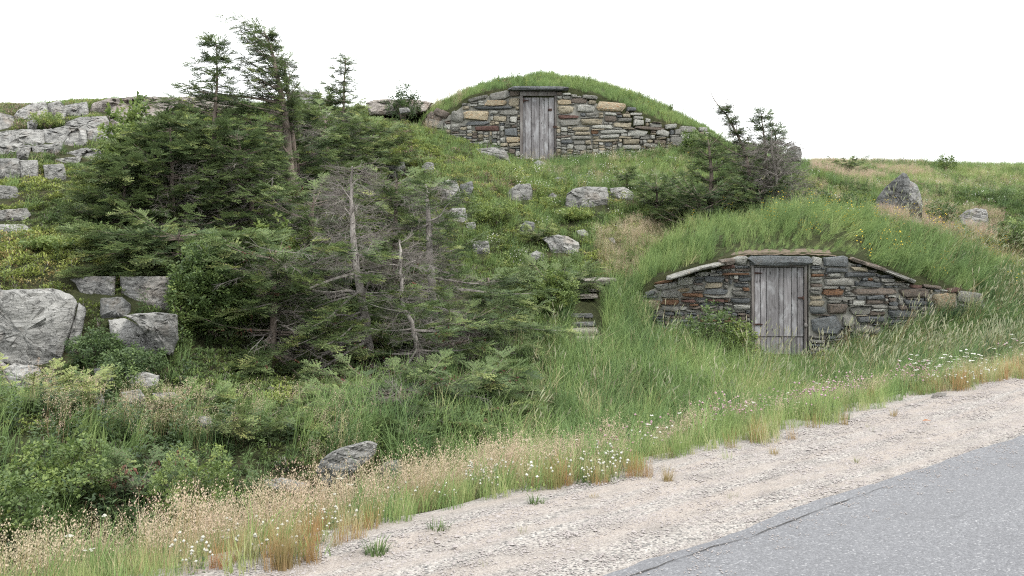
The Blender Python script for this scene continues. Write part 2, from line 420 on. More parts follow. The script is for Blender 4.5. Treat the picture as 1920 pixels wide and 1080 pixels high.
edge_r = -1.045 + wob(tt, 13, .035, .9) + wob(tt, 14, .014, .13) + wob(tt, 15, .006, .05)
road_fall = edge_r * 0 - 7.6
def grav_h(t, s):
    a = np.array([t]); b = np.array([s])
    return float((fnoise(a * .3, b, 21, .13) - .5)[0] * .018 + (fnoise(a, b, 22, .4) - .5)[0] * .02 - max(0, s) * .10)
tg = tt
strip_g = strip('gravel_shoulder', tg, edge_g, edge_r - .25, .012, M['gravel'], rows=10, hfun=lambda t, s: grav_h(t, s) if -12 < t < 42 and s > -.98 else (-.010 if s < -1.1 else 0))
tag(strip_g, kind='structure')
road = strip('road', tt, edge_r, road_fall, .030, M['asphalt'], zdown=.028); tag(road, kind='structure')
sh2 = strip('far_gravel_shoulder', tt, road_fall, road_fall - 1.2, .012, M['gravel']); tag(sh2, kind='structure')
# the crack that runs just inside the edge of the asphalt: a ragged dark strip lying on the surface
tc = np.arange(-1.0, 3.3, .02)
cs = -1.13 - .03 * np.sin(tc * 1.3) + wob(tc, 16, .035, .5) + wob(tc, 17, .012, .08)
cw = .0008 + .005 * fnoise(tc, tc * 0, 18, .12) * sstep(-1, -.6, tc) * (1 - sstep(2.6, 3.3, tc))
o = strip('road_crack', tc, cs + cw, cs - cw, .034, flat('crack_dirt', (.05, .047, .045))); tag(o, kind='structure')

# ---------------------------------------------------------------- boulders and bedrock
def resample(poly, n):
    p = np.array(poly + poly[:1], float); seg = np.hypot(*(p[1:] - p[:-1]).T); L = np.r_[0, np.cumsum(seg)]
    t = np.linspace(0, L[-1], n, endpoint=False)
    return np.c_[np.interp(t, L, p[:, 0]), np.interp(t, L, p[:, 1])]
def boulder(poly, label, mat='granite', depth=None, d=None, sink=.25, name='boulder', cat='boulder', group=None, seed=None, lean=.35, rough=1.0, ang=24, dfix=None, fr=1.0):
    px = [a for a, b in poly]; py = [b for a, b in poly]
    cx = (min(px) + max(px)) / 2; by = max(py); cy = (min(py) + by) / 2
    dg = hit(cx, by)
    if d is None or (dg and abs(dg - d) < 2.5): d = dg or 20.0
    elif not dg: print('NOHIT', label, d)
    else: print('FAR', label, d, dg)
    if dfix: d = dfix
    sc = d / F
    w = (max(px) - min(px)) * sc; h = (by - min(py)) * sc
    if depth is None: depth = max(.12, .6 * w, .7 * h)
    rs = random.Random(seed if seed is not None else int(cx * 7 + cy * 13))
    n = 72 if w > .7 else (48 if w > .35 else 30); rs_off = rs.random()
    o2 = resample(poly, n)
    u = (o2[:, 0] - cx) * sc; v = -(o2[:, 1] - by) * sc
    v = np.where(v < h * .6, v - sink * (1 - v / (h * .6)), v)
    cu, cv = u.mean(), h * .45
    jit = .008 * w * rough
    u = u + np.array([rs.uniform(-jit, jit) for _ in u]); v = v + np.array([rs.uniform(-jit, jit) for _ in v])
    # rings from the middle of the front face outwards and then back; the front is cut by a few flat fracture planes
    prof = [(.14, 0), (.3, 0), (.45, 0), (.6, 0), (.73, 0), (.84, 0), (.92, .005), (.97, .02), (1.0, .06), (1.01, .2), (1.0, .42), (.96, .68), (.84, .9), (.6, 1.0), (.3, 1.02)]
    V = []; Fc = []
    off = Vector((rs.uniform(0, 50), rs.uniform(0, 50), rs.uniform(0, 50)))
    planes = []
    for k in range(9):
        aa = k * .7 + rs.uniform(0, .9); tl = rs.uniform(.35, 1.0) * rough
        dx_, dz_ = math.cos(aa), math.sin(aa)
        reach = abs(dx_) * w / 2 + abs(dz_) * h / 2
        planes.append((dx_ * tl, dz_ * tl, -tl * reach * rs.uniform(.25, .8)))
    tx, tz = rs.uniform(-.12, .12) * rough, rs.uniform(-.1, .15) * rough
    s1 = 1.0 / max(w, .3)
    def disp(x, y, z, amp):
        p = Vector((x, y, z)) * s1
        q1 = p * 3.4 + off; v1 = noise.voronoi(q1)[1][0]; h1 = noise.cell_vector(v1 * 7.3) * 2 - Vector((1, 1, 1))
        q2 = p * 8.5 + off; v2 = noise.voronoi(q2)[1][0]; h2 = noise.cell_vector(v2 * 5.1) * 2 - Vector((1, 1, 1))
        return ((q1 - v1).dot(h1) * .75 + (h1.x * .35) + (q2 - v2).dot(h2) * .3 + noise.noise(p * 16 + off) * .12) * amp * .9
    for s_, f in prof:
        for k in range(n):
            x = cu + (u[k] - cu) * s_; z = cv + (v[k] - cv) * s_
            fy = max([tx * (x - cu) + tz * (z - cv)] + [A_ * (x - cu) + B_ * (z - h * .5) + C_ for A_, B_, C_ in planes])
            fy = min(fy, depth * .6)
            amp = .075 * min(depth, w) * fr
            strata = (abs(((z + .25 * x) * 7 * s1 + rs_off) % 1.0 - .5) < .09) * .02 * min(w, .8)
            y = depth * f + fy * (1 - f) + max(0, z) * lean + disp(x, f, z, amp) + strata
            if f > .05:
                g = 1 + disp(x + 3, y, z, .05); x = cu + (x - cu) * g; z = cv + (z - cv) * g
            yy = max(0, y); V.append((x + (cx - 960) / F * yy * .95, y, z + min(0, (HY - by) / F) * yy * .8))
    m_ = len(prof)
    for r in range(m_ - 1):
        for k in range(n):
            a, b = r * n + k, r * n + (k + 1) % n
            Fc.append((a, a + n, b + n, b))
    V.append((cu, sum(V[k][1] for k in range(n)) / n, cv)); c = len(V) - 1
    for k in range(n): Fc.append((k, (k + 1) % n, c))
    V.append((cu, depth * 1.05 + cv * lean, cv)); c = len(V) - 1; b0 = (m_ - 1) * n
    for k in range(n): Fc.append((b0 + (k + 1) % n, b0 + k, c))
    o = mesh_obj(name, V, Fc, M[mat] if mat in M else SM[mat], smooth=ang)
    o.location = P(cx, by, d)
    tag(o, label, cat, group)
    ROCKS.append((min(px), max(px), min(py), by, d, poly, depth))
    return o
ROCKS = []
B = boulder
B([(-60,541),(100,541),(138,552),(147,566),(140,600),(124,636),(116,662),(104,692),(60,682),(-60,655)], 'huge cracked grey granite block at the left edge of the photo', depth=1.3, sink=.1, d=11.6, lean=.1, rough=.5)
B([(147,567),(162,578),(155,612),(142,640),(124,668),(116,664),(124,634),(140,598)], 'narrow grey slab leaning against the right side of the huge block', depth=.9, d=11.9, lean=.1)
B([(5,690),(25,682),(70,688),(82,710),(76,732),(20,736),(3,720)], 'pale jagged boulder directly under the huge granite block', depth=.7, d=11.4)
B([(-40,680),(0,676),(18,690),(8,712),(-40,715)], 'small grey rock wedged under the huge block at the photo edge', depth=.5, d=11.5)
B([(130,524),(165,518),(217,518),(216,556),(175,555),(150,540)], 'low grey ledge block left of the squared white ledge block', depth=.8, d=13.0, lean=.2, rough=.5)
B([(224,518),(333,518),(335,545),(330,572),(260,572),(226,558)], 'squared pale block with a flat top above the heath', depth=.9, d=12.9, lean=.15, rough=.45)
B([(232,592),(262,588),(300,586),(332,590),(334,618),(322,632),(290,624)], 'wedge shaped slab resting on the sloping grey rock', depth=.7, dfix=11.5, lean=.1, rough=.5, sink=.22)
B([(200,600),(232,596),(290,627),(318,650),(308,668),(270,658),(240,640),(205,628)], 'sloping mottled rock beneath the wedge shaped slab', 'granite', depth=.8, dfix=11.75, lean=.5)
B([(175,692),(208,690),(214,712),(202,724),(180,712)], 'small grey rock left of the dark gap below the slabs', 'granite_dark')
B([(232,702),(270,697),(298,705),(296,727),(250,730)], 'rounded grey rock right of the dark gap below the slabs')
B([(172,743),(190,738),(201,762),(176,764)], 'small upright pale rock left of the light green stems')
B([(226,736),(262,730),(278,752),(240,764)], 'pale rock behind the light green stems')
B([(285,738),(325,735),(334,742),(312,757),(290,754)], 'flat pale rock right of the light green stems')
B([(104,741),(140,738),(146,748),(112,752)], 'flat little rock on the slope under the huge block')
B([(84,725),(100,728),(104,740),(86,741)], 'little white pointed rock below the huge block')
B([(-20,296),(36,296),(39,322),(-20,337)], 'pale rock at the photo edge left of the squared white boulder', d=17.3, depth=.9)
B([(36,300),(70,299),(73,331),(38,333)], 'squared white boulder, middle of the row of three', d=17.2, depth=.7, rough=.5)
B([(80,309),(118,306),(127,333),(86,337)], 'squared white boulder, right end of the row of three', d=17.2, depth=.7, rough=.6)
B([(-20,345),(30,350),(36,361),(-10,374)], 'grey rock showing through the heath at the photo edge, upper one')
B([(-20,395),(50,390),(58,402),(20,411),(-20,417)], 'thin pale ledge in the heath at the photo edge')
B([(-20,422),(45,420),(56,428),(-10,436)], 'lowest thin grey ledge in the heath at the photo edge')
B([(93,299),(125,295),(156,292),(150,299),(100,306)], 'long flat pale ledge behind the row of three white boulders')
# bedrock ledges on the skyline at the left
BR = dict(name='bedrock_ledge', cat='rock ledge', lean=.8, rough=.8, sink=.5, ang=22, fr=2.3)
B([(25,207),(60,190),(85,187),(92,214),(65,226),(42,216)], 'bright bald rock hump standing on the left skyline', d=23.0, depth=1.6, **BR)
B([(88,190),(110,185),(127,202),(106,223),(88,217)], 'fissured rock just right of the bright bald hump', d=23.0, depth=1.4, **BR)
B([(120,195),(163,187),(168,212),(140,218),(118,209)], 'broken pale rock between the hump and the big skyline slab', d=22.8, depth=1.4, **BR)
B([(160,203),(175,188),(210,180),(260,177),(330,176),(336,190),(300,203),(235,208),(200,218),(170,218)], 'big brownish granite slab under the green skyline turf', 'granite_pink', d=22.9, depth=2.2, **BR)
B([(330,178),(380,176),(446,173),(448,192),(400,205),(335,206)], 'pale skyline slab seen behind the spruce tops', 'granite_pink', d=24.5, depth=2.0, **BR)
B([(108,232),(150,216),(200,214),(208,234),(165,246),(108,244)], 'pale sloping ledge with a dark notch, mid outcrop', d=21.8, depth=1.5, **BR)
B([(198,212),(235,204),(270,206),(275,228),(240,240),(205,238)], 'brown tinted ledge beside the leafy bush', 'granite_pink', d=21.9, depth=1.5, **BR)
B([(-30,247),(30,241),(82,239),(88,264),(40,273),(-30,268)], 'rough pale ledge at the photo edge, mid outcrop', d=20.6, depth=1.5, **BR)
B([(78,240),(125,234),(160,240),(168,270),(100,272),(84,262)], 'smooth rounded pale ledge in the middle of the outcrop', d=20.6, depth=1.5, **BR)
B([(160,241),(205,236),(214,252),(198,264),(166,266)], 'low pale ledge at the right end of the outcrop', d=20.8, depth=1.4, **BR)
B([(-30,272),(30,267),(62,272),(52,284),(-30,290)], 'low broken ledge at the photo edge below the outcrop', d=19.6, depth=1.0, **BR)
B([(58,273),(120,266),(112,284),(70,288)], 'low stony ledge with turf on its right', d=19.5, depth=1.0, **BR)
B([(538,172),(570,168),(604,171),(590,190),(545,192)], 'pale rock on the skyline right of the tall bare trunks', d=26.5, depth=1.2, **BR)
B([(684,190),(700,184),(770,183),(812,189),(800,202),(770,207),(692,206)], 'smooth pale bedrock on the skyline left of the upper cellar', 'granite_pink', d=27.6, depth=1.8, name='bedrock_ledge', cat='rock ledge', lean=.8, rough=.5, sink=.12, ang=30)
B([(748,202),(765,201),(770,208),(750,210)], 'small pale stone left of the upper cellar wall, nearer the trees', sink=.03)
B([(775,203),(788,202),(790,212),(776,213)], 'small pale stone next to the left end of the upper cellar', sink=.03)
B([(200,252),(250,244),(300,246),(318,268),(270,284),(212,280)], 'pale ledge almost covered by the leafy bush', d=20.2, depth=1.4, **BR)
B([(118,286),(160,276),(212,282),(205,296),(130,298)], 'thin broken ledge above the row of three white boulders', d=19.2, depth=.9, **BR)
B([(-60,214),(-10,206),(26,214),(30,238),(-20,244),(-60,240)], 'rounded bedrock at the photo edge left of the bald hump', d=22.5, depth=1.4, **BR)
B([(50,228),(62,222),(72,228),(68,238),(52,238)], 'small stone under the bald rock hump', dfix=21.6, depth=.3, sink=.05, rough=1.2, fr=2)
B([(30,284),(44,278),(56,284),(52,293),(32,293)], 'small broken stone on the turf above the row of three white boulders', dfix=18.6, depth=.3, sink=.05, rough=1.2, fr=2)
B([(188,560),(228,556),(246,572),(238,598),(200,602),(186,584)], 'mossy dark rock between the ledge blocks and the wedge slab', 'granite_dark', d=12.6, depth=.6)
# the slope between the two cellars
B([(690,303),(720,296),(758,300),(762,322),(720,334),(692,324)], 'layered grey ledge on the slope behind the dead spruce tops', d=22.6, depth=1.0)
B([(790,312),(800,303),(812,305),(818,321),(800,324)], 'pale pointed rock right of the layered grey ledge')
B([(892,279),(925,275),(945,280),(959,293),(930,297),(905,291)], 'low pale rock in the turf left of the upper door')
B([(1000,305),(1010,300),(1025,306),(1020,313),(1003,313)], 'small pale stone at the foot of the upper door')
B([(1028,367),(1036,361),(1044,366),(1042,374),(1030,374)], 'tiny rock just left of the broad pale boulder')
B([(1036,337),(1046,331),(1058,333),(1056,341),(1038,342)], 'tiny stone in the meadow above the broad pale boulder')
B([(820,347),(835,338),(855,338),(864,358),(852,373),(830,364)], 'angular grey boulder at the left end of the boulder row', depth=.5)
B([(862,346),(885,339),(888,352),(874,372),(862,374)], 'dark angular rock tucked beside the left boulder of the row', 'granite_dark', depth=.5)
B([(950,360),(970,345),(995,344),(999,362),(1001,374),(985,377),(955,372)], 'two toned rock with a crack, middle of the boulder row', depth=.6)
B([(1058,377),(1064,362),(1078,352),(1100,350),(1140,350),(1144,385),(1112,391),(1065,390)], 'broad pale boulder beside the dark spruce scrub', depth=.9)
B([(1143,353),(1170,350),(1190,362),(1176,374),(1146,370)], 'grey rock half hidden by spruce right of the broad boulder', depth=.6)
B([(834,402),(850,390),(872,390),(879,413),(855,416)], 'cream coloured pointed rock below the angular grey boulder', depth=.4)
B([(872,418),(890,416),(894,426),(877,430)], 'little white rock under the cream pointed rock')
B([(884,453),(915,450),(919,470),(902,480),(888,470)], 'grey rock with a white foot on the slope', depth=.35)
B([(968,430),(985,414),(1002,417),(1006,431),(985,436)], 'small dark pyramid shaped rock on the slope', 'granite_dark')
B([(1015,447),(1045,440),(1065,443),(1086,456),(1085,474),(1052,478),(1035,464)], 'grey angular boulder above the stone steps', depth=.7)
B([(988,480),(1005,470),(1021,476),(1019,490),(998,493)], 'small grey rock left of the boulder above the steps')
B([(1080,433),(1095,430),(1106,438),(1090,443)], 'small flat white rock right of the boulder above the steps')
B([(1060,468),(1072,464),(1078,474),(1064,478)], 'small stone touching the foot of the boulder above the steps')
B([(1139,446),(1150,445),(1157,456),(1145,458)], 'small grey stone in dry grass above the steps')
B([(868,594),(890,590),(911,605),(897,615),(871,609)], 'dark rock under the right hand spruce branches', 'granite_dark')
# right hand field
B([(1628,390),(1648,362),(1672,341),(1693,323),(1702,325),(1712,346),(1711,392),(1660,396)], 'large dark standing rock with a pointed top', 'granite_dark', d=22.0, depth=.6, lean=.2, rough=.5)  # shade of this face put into its colour by the darker material
B([(1706,338),(1720,346),(1730,372),(1729,396),(1710,398),(1703,378)], 'tall pale slab leaning on the large standing rock', d=21.9, depth=.5, lean=.25)
B([(1795,408),(1810,396),(1828,390),(1850,393),(1857,420),(1803,424)], 'rounded pale boulder in pink grass on the right', depth=.6)
B([(1474,284),(1480,276),(1490,272),(1500,275),(1504,283),(1502,294),(1476,294)], 'rounded boulder on the skyline right of the bare bush', d=25.5, depth=.6, sink=.1)
# bottom of the ditch
B([(590,868),(600,857),(640,841),(690,827),(708,834),(704,850),(664,868),(612,882)], 'long sloping grey slab in the ditch', dfix=8.8, depth=.5, sink=.14, lean=.2, rough=.4)
B([(704,888),(720,868),(745,863),(758,878),(748,900),(710,902)], 'rounded pale boulder right of the long ditch slab', d=8.1, depth=.35)
B([(608,908),(635,888),(656,884),(662,897),(640,915)], 'small grey boulder below the long ditch slab', d=7.9, depth=.3)
B([(490,902),(530,897),(577,908),(562,922),(508,920)], 'low flat grey rock in the ditch grass', d=7.8, depth=.35)
B([(344,972),(365,948),(385,938),(402,955),(392,980)], 'pointed pinkish rock among the dry verge grass', 'granite_pink', d=6.7, depth=.3)
B([(364,792),(375,780),(395,782),(401,798),(380,804)], 'small pale rock in brown scrub above the ditch')
B([(1742,745),(1757,736),(1776,737),(1772,748),(1748,750)], 'thin flat stone at the edge of the gravel', d=9.2, depth=.12, sink=.06)

# ---------------------------------------------------------------- stone steps
def block(w, h, dp, seed, jag=.12, n=5):       # an irregular flat stone
    bm = bmesh.new(); bmesh.ops.create_cube(bm, size=1)
    bmesh.ops.subdivide_edges(bm, edges=bm.edges[:], cuts=2, use_grid_fill=True)
    off = Vector((seed * 3.1, seed * 1.7, seed * .9))
    for v in bm.verts:
        c = v.co
        e = (abs(c.x) > .49) + (abs(c.y) > .49) + (abs(c.z) > .49)
        if e >= 2: c *= .93 if e == 2 else .86
        nv = noise.noise_vector(c * 2.3 + off) * jag
        v.co = Vector((c.x + nv.x, c.y + nv.y, c.z + nv.z * 1.2))
        v.co.x *= w; v.co.y *= dp; v.co.z *= h
    me = bpy.data.meshes.new('stone'); bm.to_mesh(me); bm.free()
    me.polygons.foreach_set('use_smooth', [True] * len(me.polygons)); me.set_sharp_from_angle(angle=math.radians(30))
    return me
steps = empty('stone_steps', P(1095, 640, 15.6)); tag(steps, 'old stone steps climbing through long grass left of the lower cellar', 'steps')
for k, (x0, y0, x1, y1, d, dp, dark) in enumerate([(1080,520,1154,532,17.7,.5,0),(1081,536,1128,545,17.45,.5,0),(1080,550,1120,558,17.2,.5,0),
        (1066,586,1112,595,16.7,.5,1),(1070,602,1116,610,16.45,.5,1),(1070,614,1120,626,16.2,.5,0),(1082,630,1118,642,15.9,.5,0)]):
    me = block((x1 - x0) / F * d, (y1 - y0) / F * d, dp, k + 3, .1); me.materials.append(M['granite_dark'] if dark else M['step'])
    o = bpy.data.objects.new('step', me); COL.objects.link(o); o.parent = steps
    o.location = P((x0 + x1) / 2, (y0 + y1) / 2, d + dp / 2 - .1) - steps.location; o.rotation_euler = (0, 0, random.uniform(-.08, .08))

# ---------------------------------------------------------------- root cellars
UNIT = []
for k in range(16):                       # unit stones for the walls, shared
    rs = random.Random(100 + k)
    n = rs.choice((7, 8, 9)); ang = [2 * math.pi * (i + rs.uniform(-.3, .3)) / n for i in range(n)]; shr = rs.uniform(-.12, .12); tpr = rs.uniform(-.35, .35)
    ring_ = []
    for a in ang:
        c_, s_ = math.cos(a), math.sin(a); e = rs.uniform(.3, .62)
        x = math.copysign(abs(c_) ** e, c_) * .5; z = math.copysign(abs(s_) ** e, s_) * .5
        z *= 1 + tpr * x * 2 * .5; x += shr * z
        ring_.append((x * rs.uniform(.92, 1.04), z * rs.uniform(.84, 1.06)))
    V = []
    for sc_, y in ((.5, -.04), (.86, 0.0), (1.0, .1), (.97, 1.0)):
        for x, z in ring_: V.append((x * sc_ + rs.uniform(-.02, .02), y + rs.uniform(-.05, .05), z * sc_ + rs.uniform(-.02, .02)))
    Fc = []
    for r in range(3):
        for i in range(n):
            a, b = r * n + i, r * n + (i + 1) % n
            Fc.append((a, b, b + n, a + n))
    Fc.append(tuple(range(n))[::-1])
    me = bpy.data.meshes.new('stone'); me.from_pydata(V, [], Fc); me.update()
    UNIT.append((V, Fc))
UM = {}
def unit(k, mk):                          # one shared mesh for every shape and kind of stone
    if (k, mk) not in UM:
        me = bpy.data.meshes.new('stone'); me.from_pydata(UNIT[k][0], [], UNIT[k][1]); me.materials.append(SM[mk]); me.update()
        bm = bmesh.new(); bm.from_mesh(me); bmesh.ops.recalc_face_normals(bm, faces=bm.faces); bm.to_mesh(me); bm.free()
        me.polygons.foreach_set('use_smooth', [True] * len(me.polygons)); me.set_sharp_from_angle(angle=math.radians(34))
        UM[(k, mk)] = me
    return UM[(k, mk)]

def wall_stones(root, mound, hand, fillpoly, hole, palette, wrange, hrange, seed, name='stone'):
    rs = random.Random(seed)
    x0 = int(min(a for a, b in fillpoly)); x1 = int(max(a for a, b in fillpoly)) + 1
    y0 = int(min(b for a, b in fillpoly)); y1 = int(max(b for a, b in fillpoly)) + 1
    gxx, gyy = np.meshgrid(np.arange(x0, x1), np.arange(y0, y1), indexing='ij')
    free = inpoly(gxx + .5, gyy + .5, fillpoly)
    def clear(a, b, c, d, tilt=0):
        cx, cy = (a + c) / 2, (b + d) / 2; t = math.radians(tilt)
        u = (gxx + .5 - cx) * math.cos(t) - (gyy + .5 - cy) * math.sin(t); v = (gxx + .5 - cx) * math.sin(t) + (gyy + .5 - cy) * math.cos(t)
        free[(abs(u) < (c - a) / 2) & (abs(v) < (d - b) / 2)] = False
    clear(*hole)
    items = []
    for (a, b, c, d, kd, *t) in hand:
        t = t[0] if t else 0; clear(a, b, c, d, t); items.append((a, b, c, d, kd, t))
    kinds = [k for k, w in palette for _ in range(w)]
    for y in range(y1 - y0 - 1, -1, -1):
        x = 0
        while x < x1 - x0:
            if not free[x, y]: x += 1; continue
            wmax = rs.randint(*wrange); hmax = rs.randint(*hrange)
            w = 1
            while w < wmax and x + w < x1 - x0 and free[x + w, y]: w += 1
            h = 1
            while h < hmax and y - h >= 0 and free[x:x + w, y - h].mean() > .8: h += 1
            free[x:x + w, y - h + 1:y + 1] = False
            if w >= 5 and h >= 3 or w * h > 34:
                items.append((x0 + x, y0 + y - h + 1, x0 + x + w, y0 + y + 1, rs.choice(kinds), rs.gauss(0, 3.5)))
            x += w
    for (a, b, c, d, kd, t) in items:
        px, py = (a + c) / 2, (b + d) / 2
        dd = mound.d
        for _ in range(4): dd = float(mound.face(np.array((px - 960) / F * dd)))
        big = (c - a) * (d - b) > 500
        me = unit(rs.randrange(16), kd)
        o = bpy.data.objects.new(name, me); COL.objects.link(o); o.parent = root
        p = P(px, py, dd); X = float(p.x); e = .05
        slope = float(mound.face(np.array(X + e)) - mound.face(np.array(X - e))) / (2 * e)
        dep = .22 if not big else .3
        o.location = p + Vector((0, -.05 - rs.uniform(0, .035), 0)) - root.location
        o.rotation_euler = (rs.uniform(-.03, .03), -math.radians(t), math.atan(slope) + rs.uniform(-.06, .06))
        o.scale = ((c - a) / F * dd * 1.0 * (1 if rs.random() < .5 else -1), dep, (d - b) / F * dd * 1.0)

def mortar(root, mound, top, bottom, hole):
    runs = [(top[0][0], hole[0]), (hole[2], top[-1][0])]
    V, Fc = [], []
    for a, b in runs:
        xs = list(np.linspace(a, b, max(3, int((b - a) / 6)))); base = len(V)
        for px in xs:
            dd = mound.d
            for _ in range(4): dd = float(mound.face(np.array((px - 960) / F * dd)))
            ty = np.interp(px, [q[0] for q in top], [q[1] for q in top]) + 3
            zt = P(px, ty, dd).z; zb = P(px, bottom, dd).z; x = (px - 960) / F * dd
            yo = dd + (.05 if px > 1165 and mound is M2 else (-.006 if mound is M1 else .0)) + random.uniform(-.008, .008)
            V += [(x, yo, zb), (x, yo, zt), (x, dd + .4, zt), (x, dd + .4, zb)]
        for k in range(len(xs) - 1):
            i = base + k * 4
            for r in range(4): Fc.append((i + r, i + 4 + r, i + 4 + (r + 1) % 4, i + (r + 1) % 4))
        n = base + (len(xs) - 1) * 4
        Fc += [(base, base + 1, base + 2, base + 3), (n + 3, n + 2, n + 1, n)]
    L = root.location
    return mesh_obj('mortar', [(v[0] - L.x, v[1] - L.y, v[2] - L.z) for v in V], Fc, M['mortar'], root)

def mound_mesh(root, mound, pxl, pxr):
    d = mound.d; xs = np.arange((pxl - 960) / F * d, (pxr - 960) / F * d, .09); ws = np.r_[.015, .02, .08, np.arange(.18, mound.fall + 2.7, .11)]
    X, W = np.meshgrid(xs, ws, indexing='ij'); Y = mound.face(X) + W; Z = mound.h(X, Y); Z[:, 0] -= .45
    a, b = X.shape; L = root.location
    v = np.stack([X.ravel() - L.x, Y.ravel() - L.y, Z.ravel() - L.z], 1)
    i, j = np.meshgrid(np.arange(a - 1), np.arange(b - 1), indexing='ij')
    q = np.stack([(i * b + j).ravel(), ((i + 1) * b + j).ravel(), ((i + 1) * b + j + 1).ravel(), (i * b + j + 1).ravel()], 1)
    o = fast_mesh('turf_roof', v, q, M['ground']); o.parent = root
    return o

def bx(bm, x0, x1, y0, y1, z0, z1, bev=.004):
    r = bmesh.ops.create_cube(bm, size=1)
    for v in r['verts']:
        v.co = Vector(((x0 + x1) / 2 + v.co.x * (x1 - x0), (y0 + y1) / 2 + v.co.y * (y1 - y0), (z0 + z1) / 2 + v.co.z * (z1 - z0)))
    if bev: bmesh.ops.bevel(bm, geom=list({e for v in r['verts'] for e in v.link_edges}), offset=bev, segments=1, affect='EDGES')
def from_bm(name, bm, mat, parent):
    me = bpy.data.meshes.new(name); bm.to_mesh(me); bm.free(); me.materials.append(mat)
    o = bpy.data.objects.new(name, me); COL.objects.link(o); o.parent = parent; return o
def pxbox(d, L, a, b, c, e, y0, y1, bm, bev=.004):   # box over photo rows b..e, columns a..c at distance d
    p = P(a, b, d) - L; q_ = P(c, e, d) - L
    bx(bm, p.x, q_.x, d + y0 - L.y, d + y1 - L.y, q_.z, p.z, bev)
def piece(name, mat, parent, d, L, *boxes, bev=.004):
    bm = bmesh.new()
    for (a, b, c, e, y0, y1) in boxes: pxbox(d, L, a, b, c, e, y0, y1, bm, bev)
    return from_bm(name, bm, mat, parent)
def slab(name, mat, parent, L, d, a, b, c, e, tilt, dep, y0=-.1, seed=1):
    me = block((c - a) / F * d, (e - b) / F * d, dep, seed, .1); me.materials.append(mat)
    o = bpy.data.objects.new(name, me); COL.objects.link(o); o.parent = parent
    o.location = P((a + c) / 2, (b + e) / 2, d + y0 + dep / 2) - L; o.rotation_euler = (0, -math.radians(tilt), 0); return o
# ----- lower cellar
D1 = 16.7
c1 = empty('root_cellar', P(1462, 675, D1)); L1 = c1.location.copy()
tag(c1, 'lower stone fronted root cellar with dark slate wall beside the road', 'root cellar', 'root cellars dug into the hillside')
mound_mesh(c1, M1, 1085, 2110)
hand1 = [(1221,530,1278,543,'pale',8),(1268,519,1301,535,'pale',6),(1236,544,1275,558,'grey'),(1200,559,1238,582,'orangebuff'),
 (1238,561,1272,571,'rust'),(1238,572,1272,584,'grey'),(1208,545,1227,553,'slate',12),(1268,540,1292,548,'orangebuff',8),(1277,549,1317,557,'rust'),
 (1274,561,1304,567,'red'),(1272,573,1288,583,'pale'),(1318,517,1357,529,'slate'),(1320,529,1354,540,'buff',4),(1318,541,1364,552,'slate'),
 (1307,509,1328,518,'pale',4),(1330,505,1341,512,'pale'),(1348,496,1376,504,'red',4),(1352,511,1404,516,'rust'),(1376,503,1406,509,'brown'),
 (1383,518,1407,528,'slate'),(1374,530,1405,539,'slate'),(1371,545,1404,556,'grey'),(1368,558,1405,568,'slate'),(1371,570,1407,581,'pale'),
 (1324,560,1357,566,'red'),(1318,553,1366,559,'grey'),(1290,573,1316,580,'brown'),(1225,525,1262,531,'rust',12),
 (1372,480,1404,498,'pale'),(1519,481,1540,498,'pale'),(1541,480,1590,501,'slate'),(1592,500,1626,508,'buff',-6),(1546,502,1590,511,'slate'),(1519,513,1545,519,'rust'),
 (1550,511,1577,519,'pale',4),(1580,510,1642,520,'slate'),(1518,524,1540,531,'pale'),(1542,521,1602,536,'grey'),(1606,527,1655,538,'slate',-5),
 (1655,529,1698,536,'grey'),(1541,541,1582,554,'rust'),(1593,539,1680,553,'brown'),(1682,540,1742,558,'brown'),(1703,533,1730,541,'red',-6),
 (1728,534,1766,541,'brown',-6),(1774,539,1800,548,'red',6),(1790,546,1848,573,'grey',-10),(1747,546,1795,582,'orangebuff',4),(1516,553,1541,562,'buff'),
 (1516,563,1545,573,'buff'),(1545,555,1604,562,'grey'),(1596,563,1620,572,'pale'),(1622,561,1657,570,'brown'),(1692,562,1738,572,'slate',-5),
 (1516,574,1547,588,'slate'),(1549,567,1588,589,'brown'),(1590,574,1632,590,'grey'),(1660,580,1722,596,'slate',-3),(1519,591,1576,628,'slate'),
 (1578,591,1600,612,'grey'),(1602,592,1662,606,'slate'),(1600,608,1658,626,'grey',-5),(1664,598,1700,606,'slate'),(1678,608,1702,615,'pale')]
fill1 = [(1198,640),(1201,582),(1207,556),(1215,541),(1250,523),(1368,492),(1404,482),(1404,640),(1404,690),(1518,690),(1518,482),(1590,484),(1700,527),(1762,541),(1800,548),(1850,563),(1850,640),(1518,670),(1518,690),(1404,690)]
fill1 = [(1200,650),(1200,562),(1215,541),(1250,527),(1368,494),(1404,484),(1518,484),(1590,486),(1700,530),(1762,541),(1800,549),(1850,566),(1850,650),(1518,690),(1404,690)]
wall_stones(c1, M1, hand1, fill1, (1405, 470, 1517, 700), [('slate',6),('grey',7),('brown',3),('rust',1),('pale',2),('buff',1)], (14, 46), (4, 10), 5)
mortar(c1, M1, [(1200,566),(1215,543),(1250,529),(1368,496),(1404,486),(1518,486),(1590,488),(1700,532),(1762,543),(1800,551),(1850,568)], 700, (1409, 0, 1516, 0))
slab('capstone', SM['grey'], c1, L1, D1, 1247, 508, 1322, 514, 17.5, .5, -.12, 2)
slab('capstone', SM['grey'], c1, L1, D1, 1308, 492.5, 1372, 499, 13, .45, -.11, 8)
slab('capstone', SM['brown'], c1, L1, D1, 1347, 485, 1375, 496, 8, .4, -.12, 3)
slab('capstone', SM['brown'], c1, L1, D1, 1586, 491, 1660, 499, -18, .5, -.12, 4)
slab('capstone', SM['grey'], c1, L1, D1, 1648, 513, 1716, 521, -21, .45, -.11, 9)
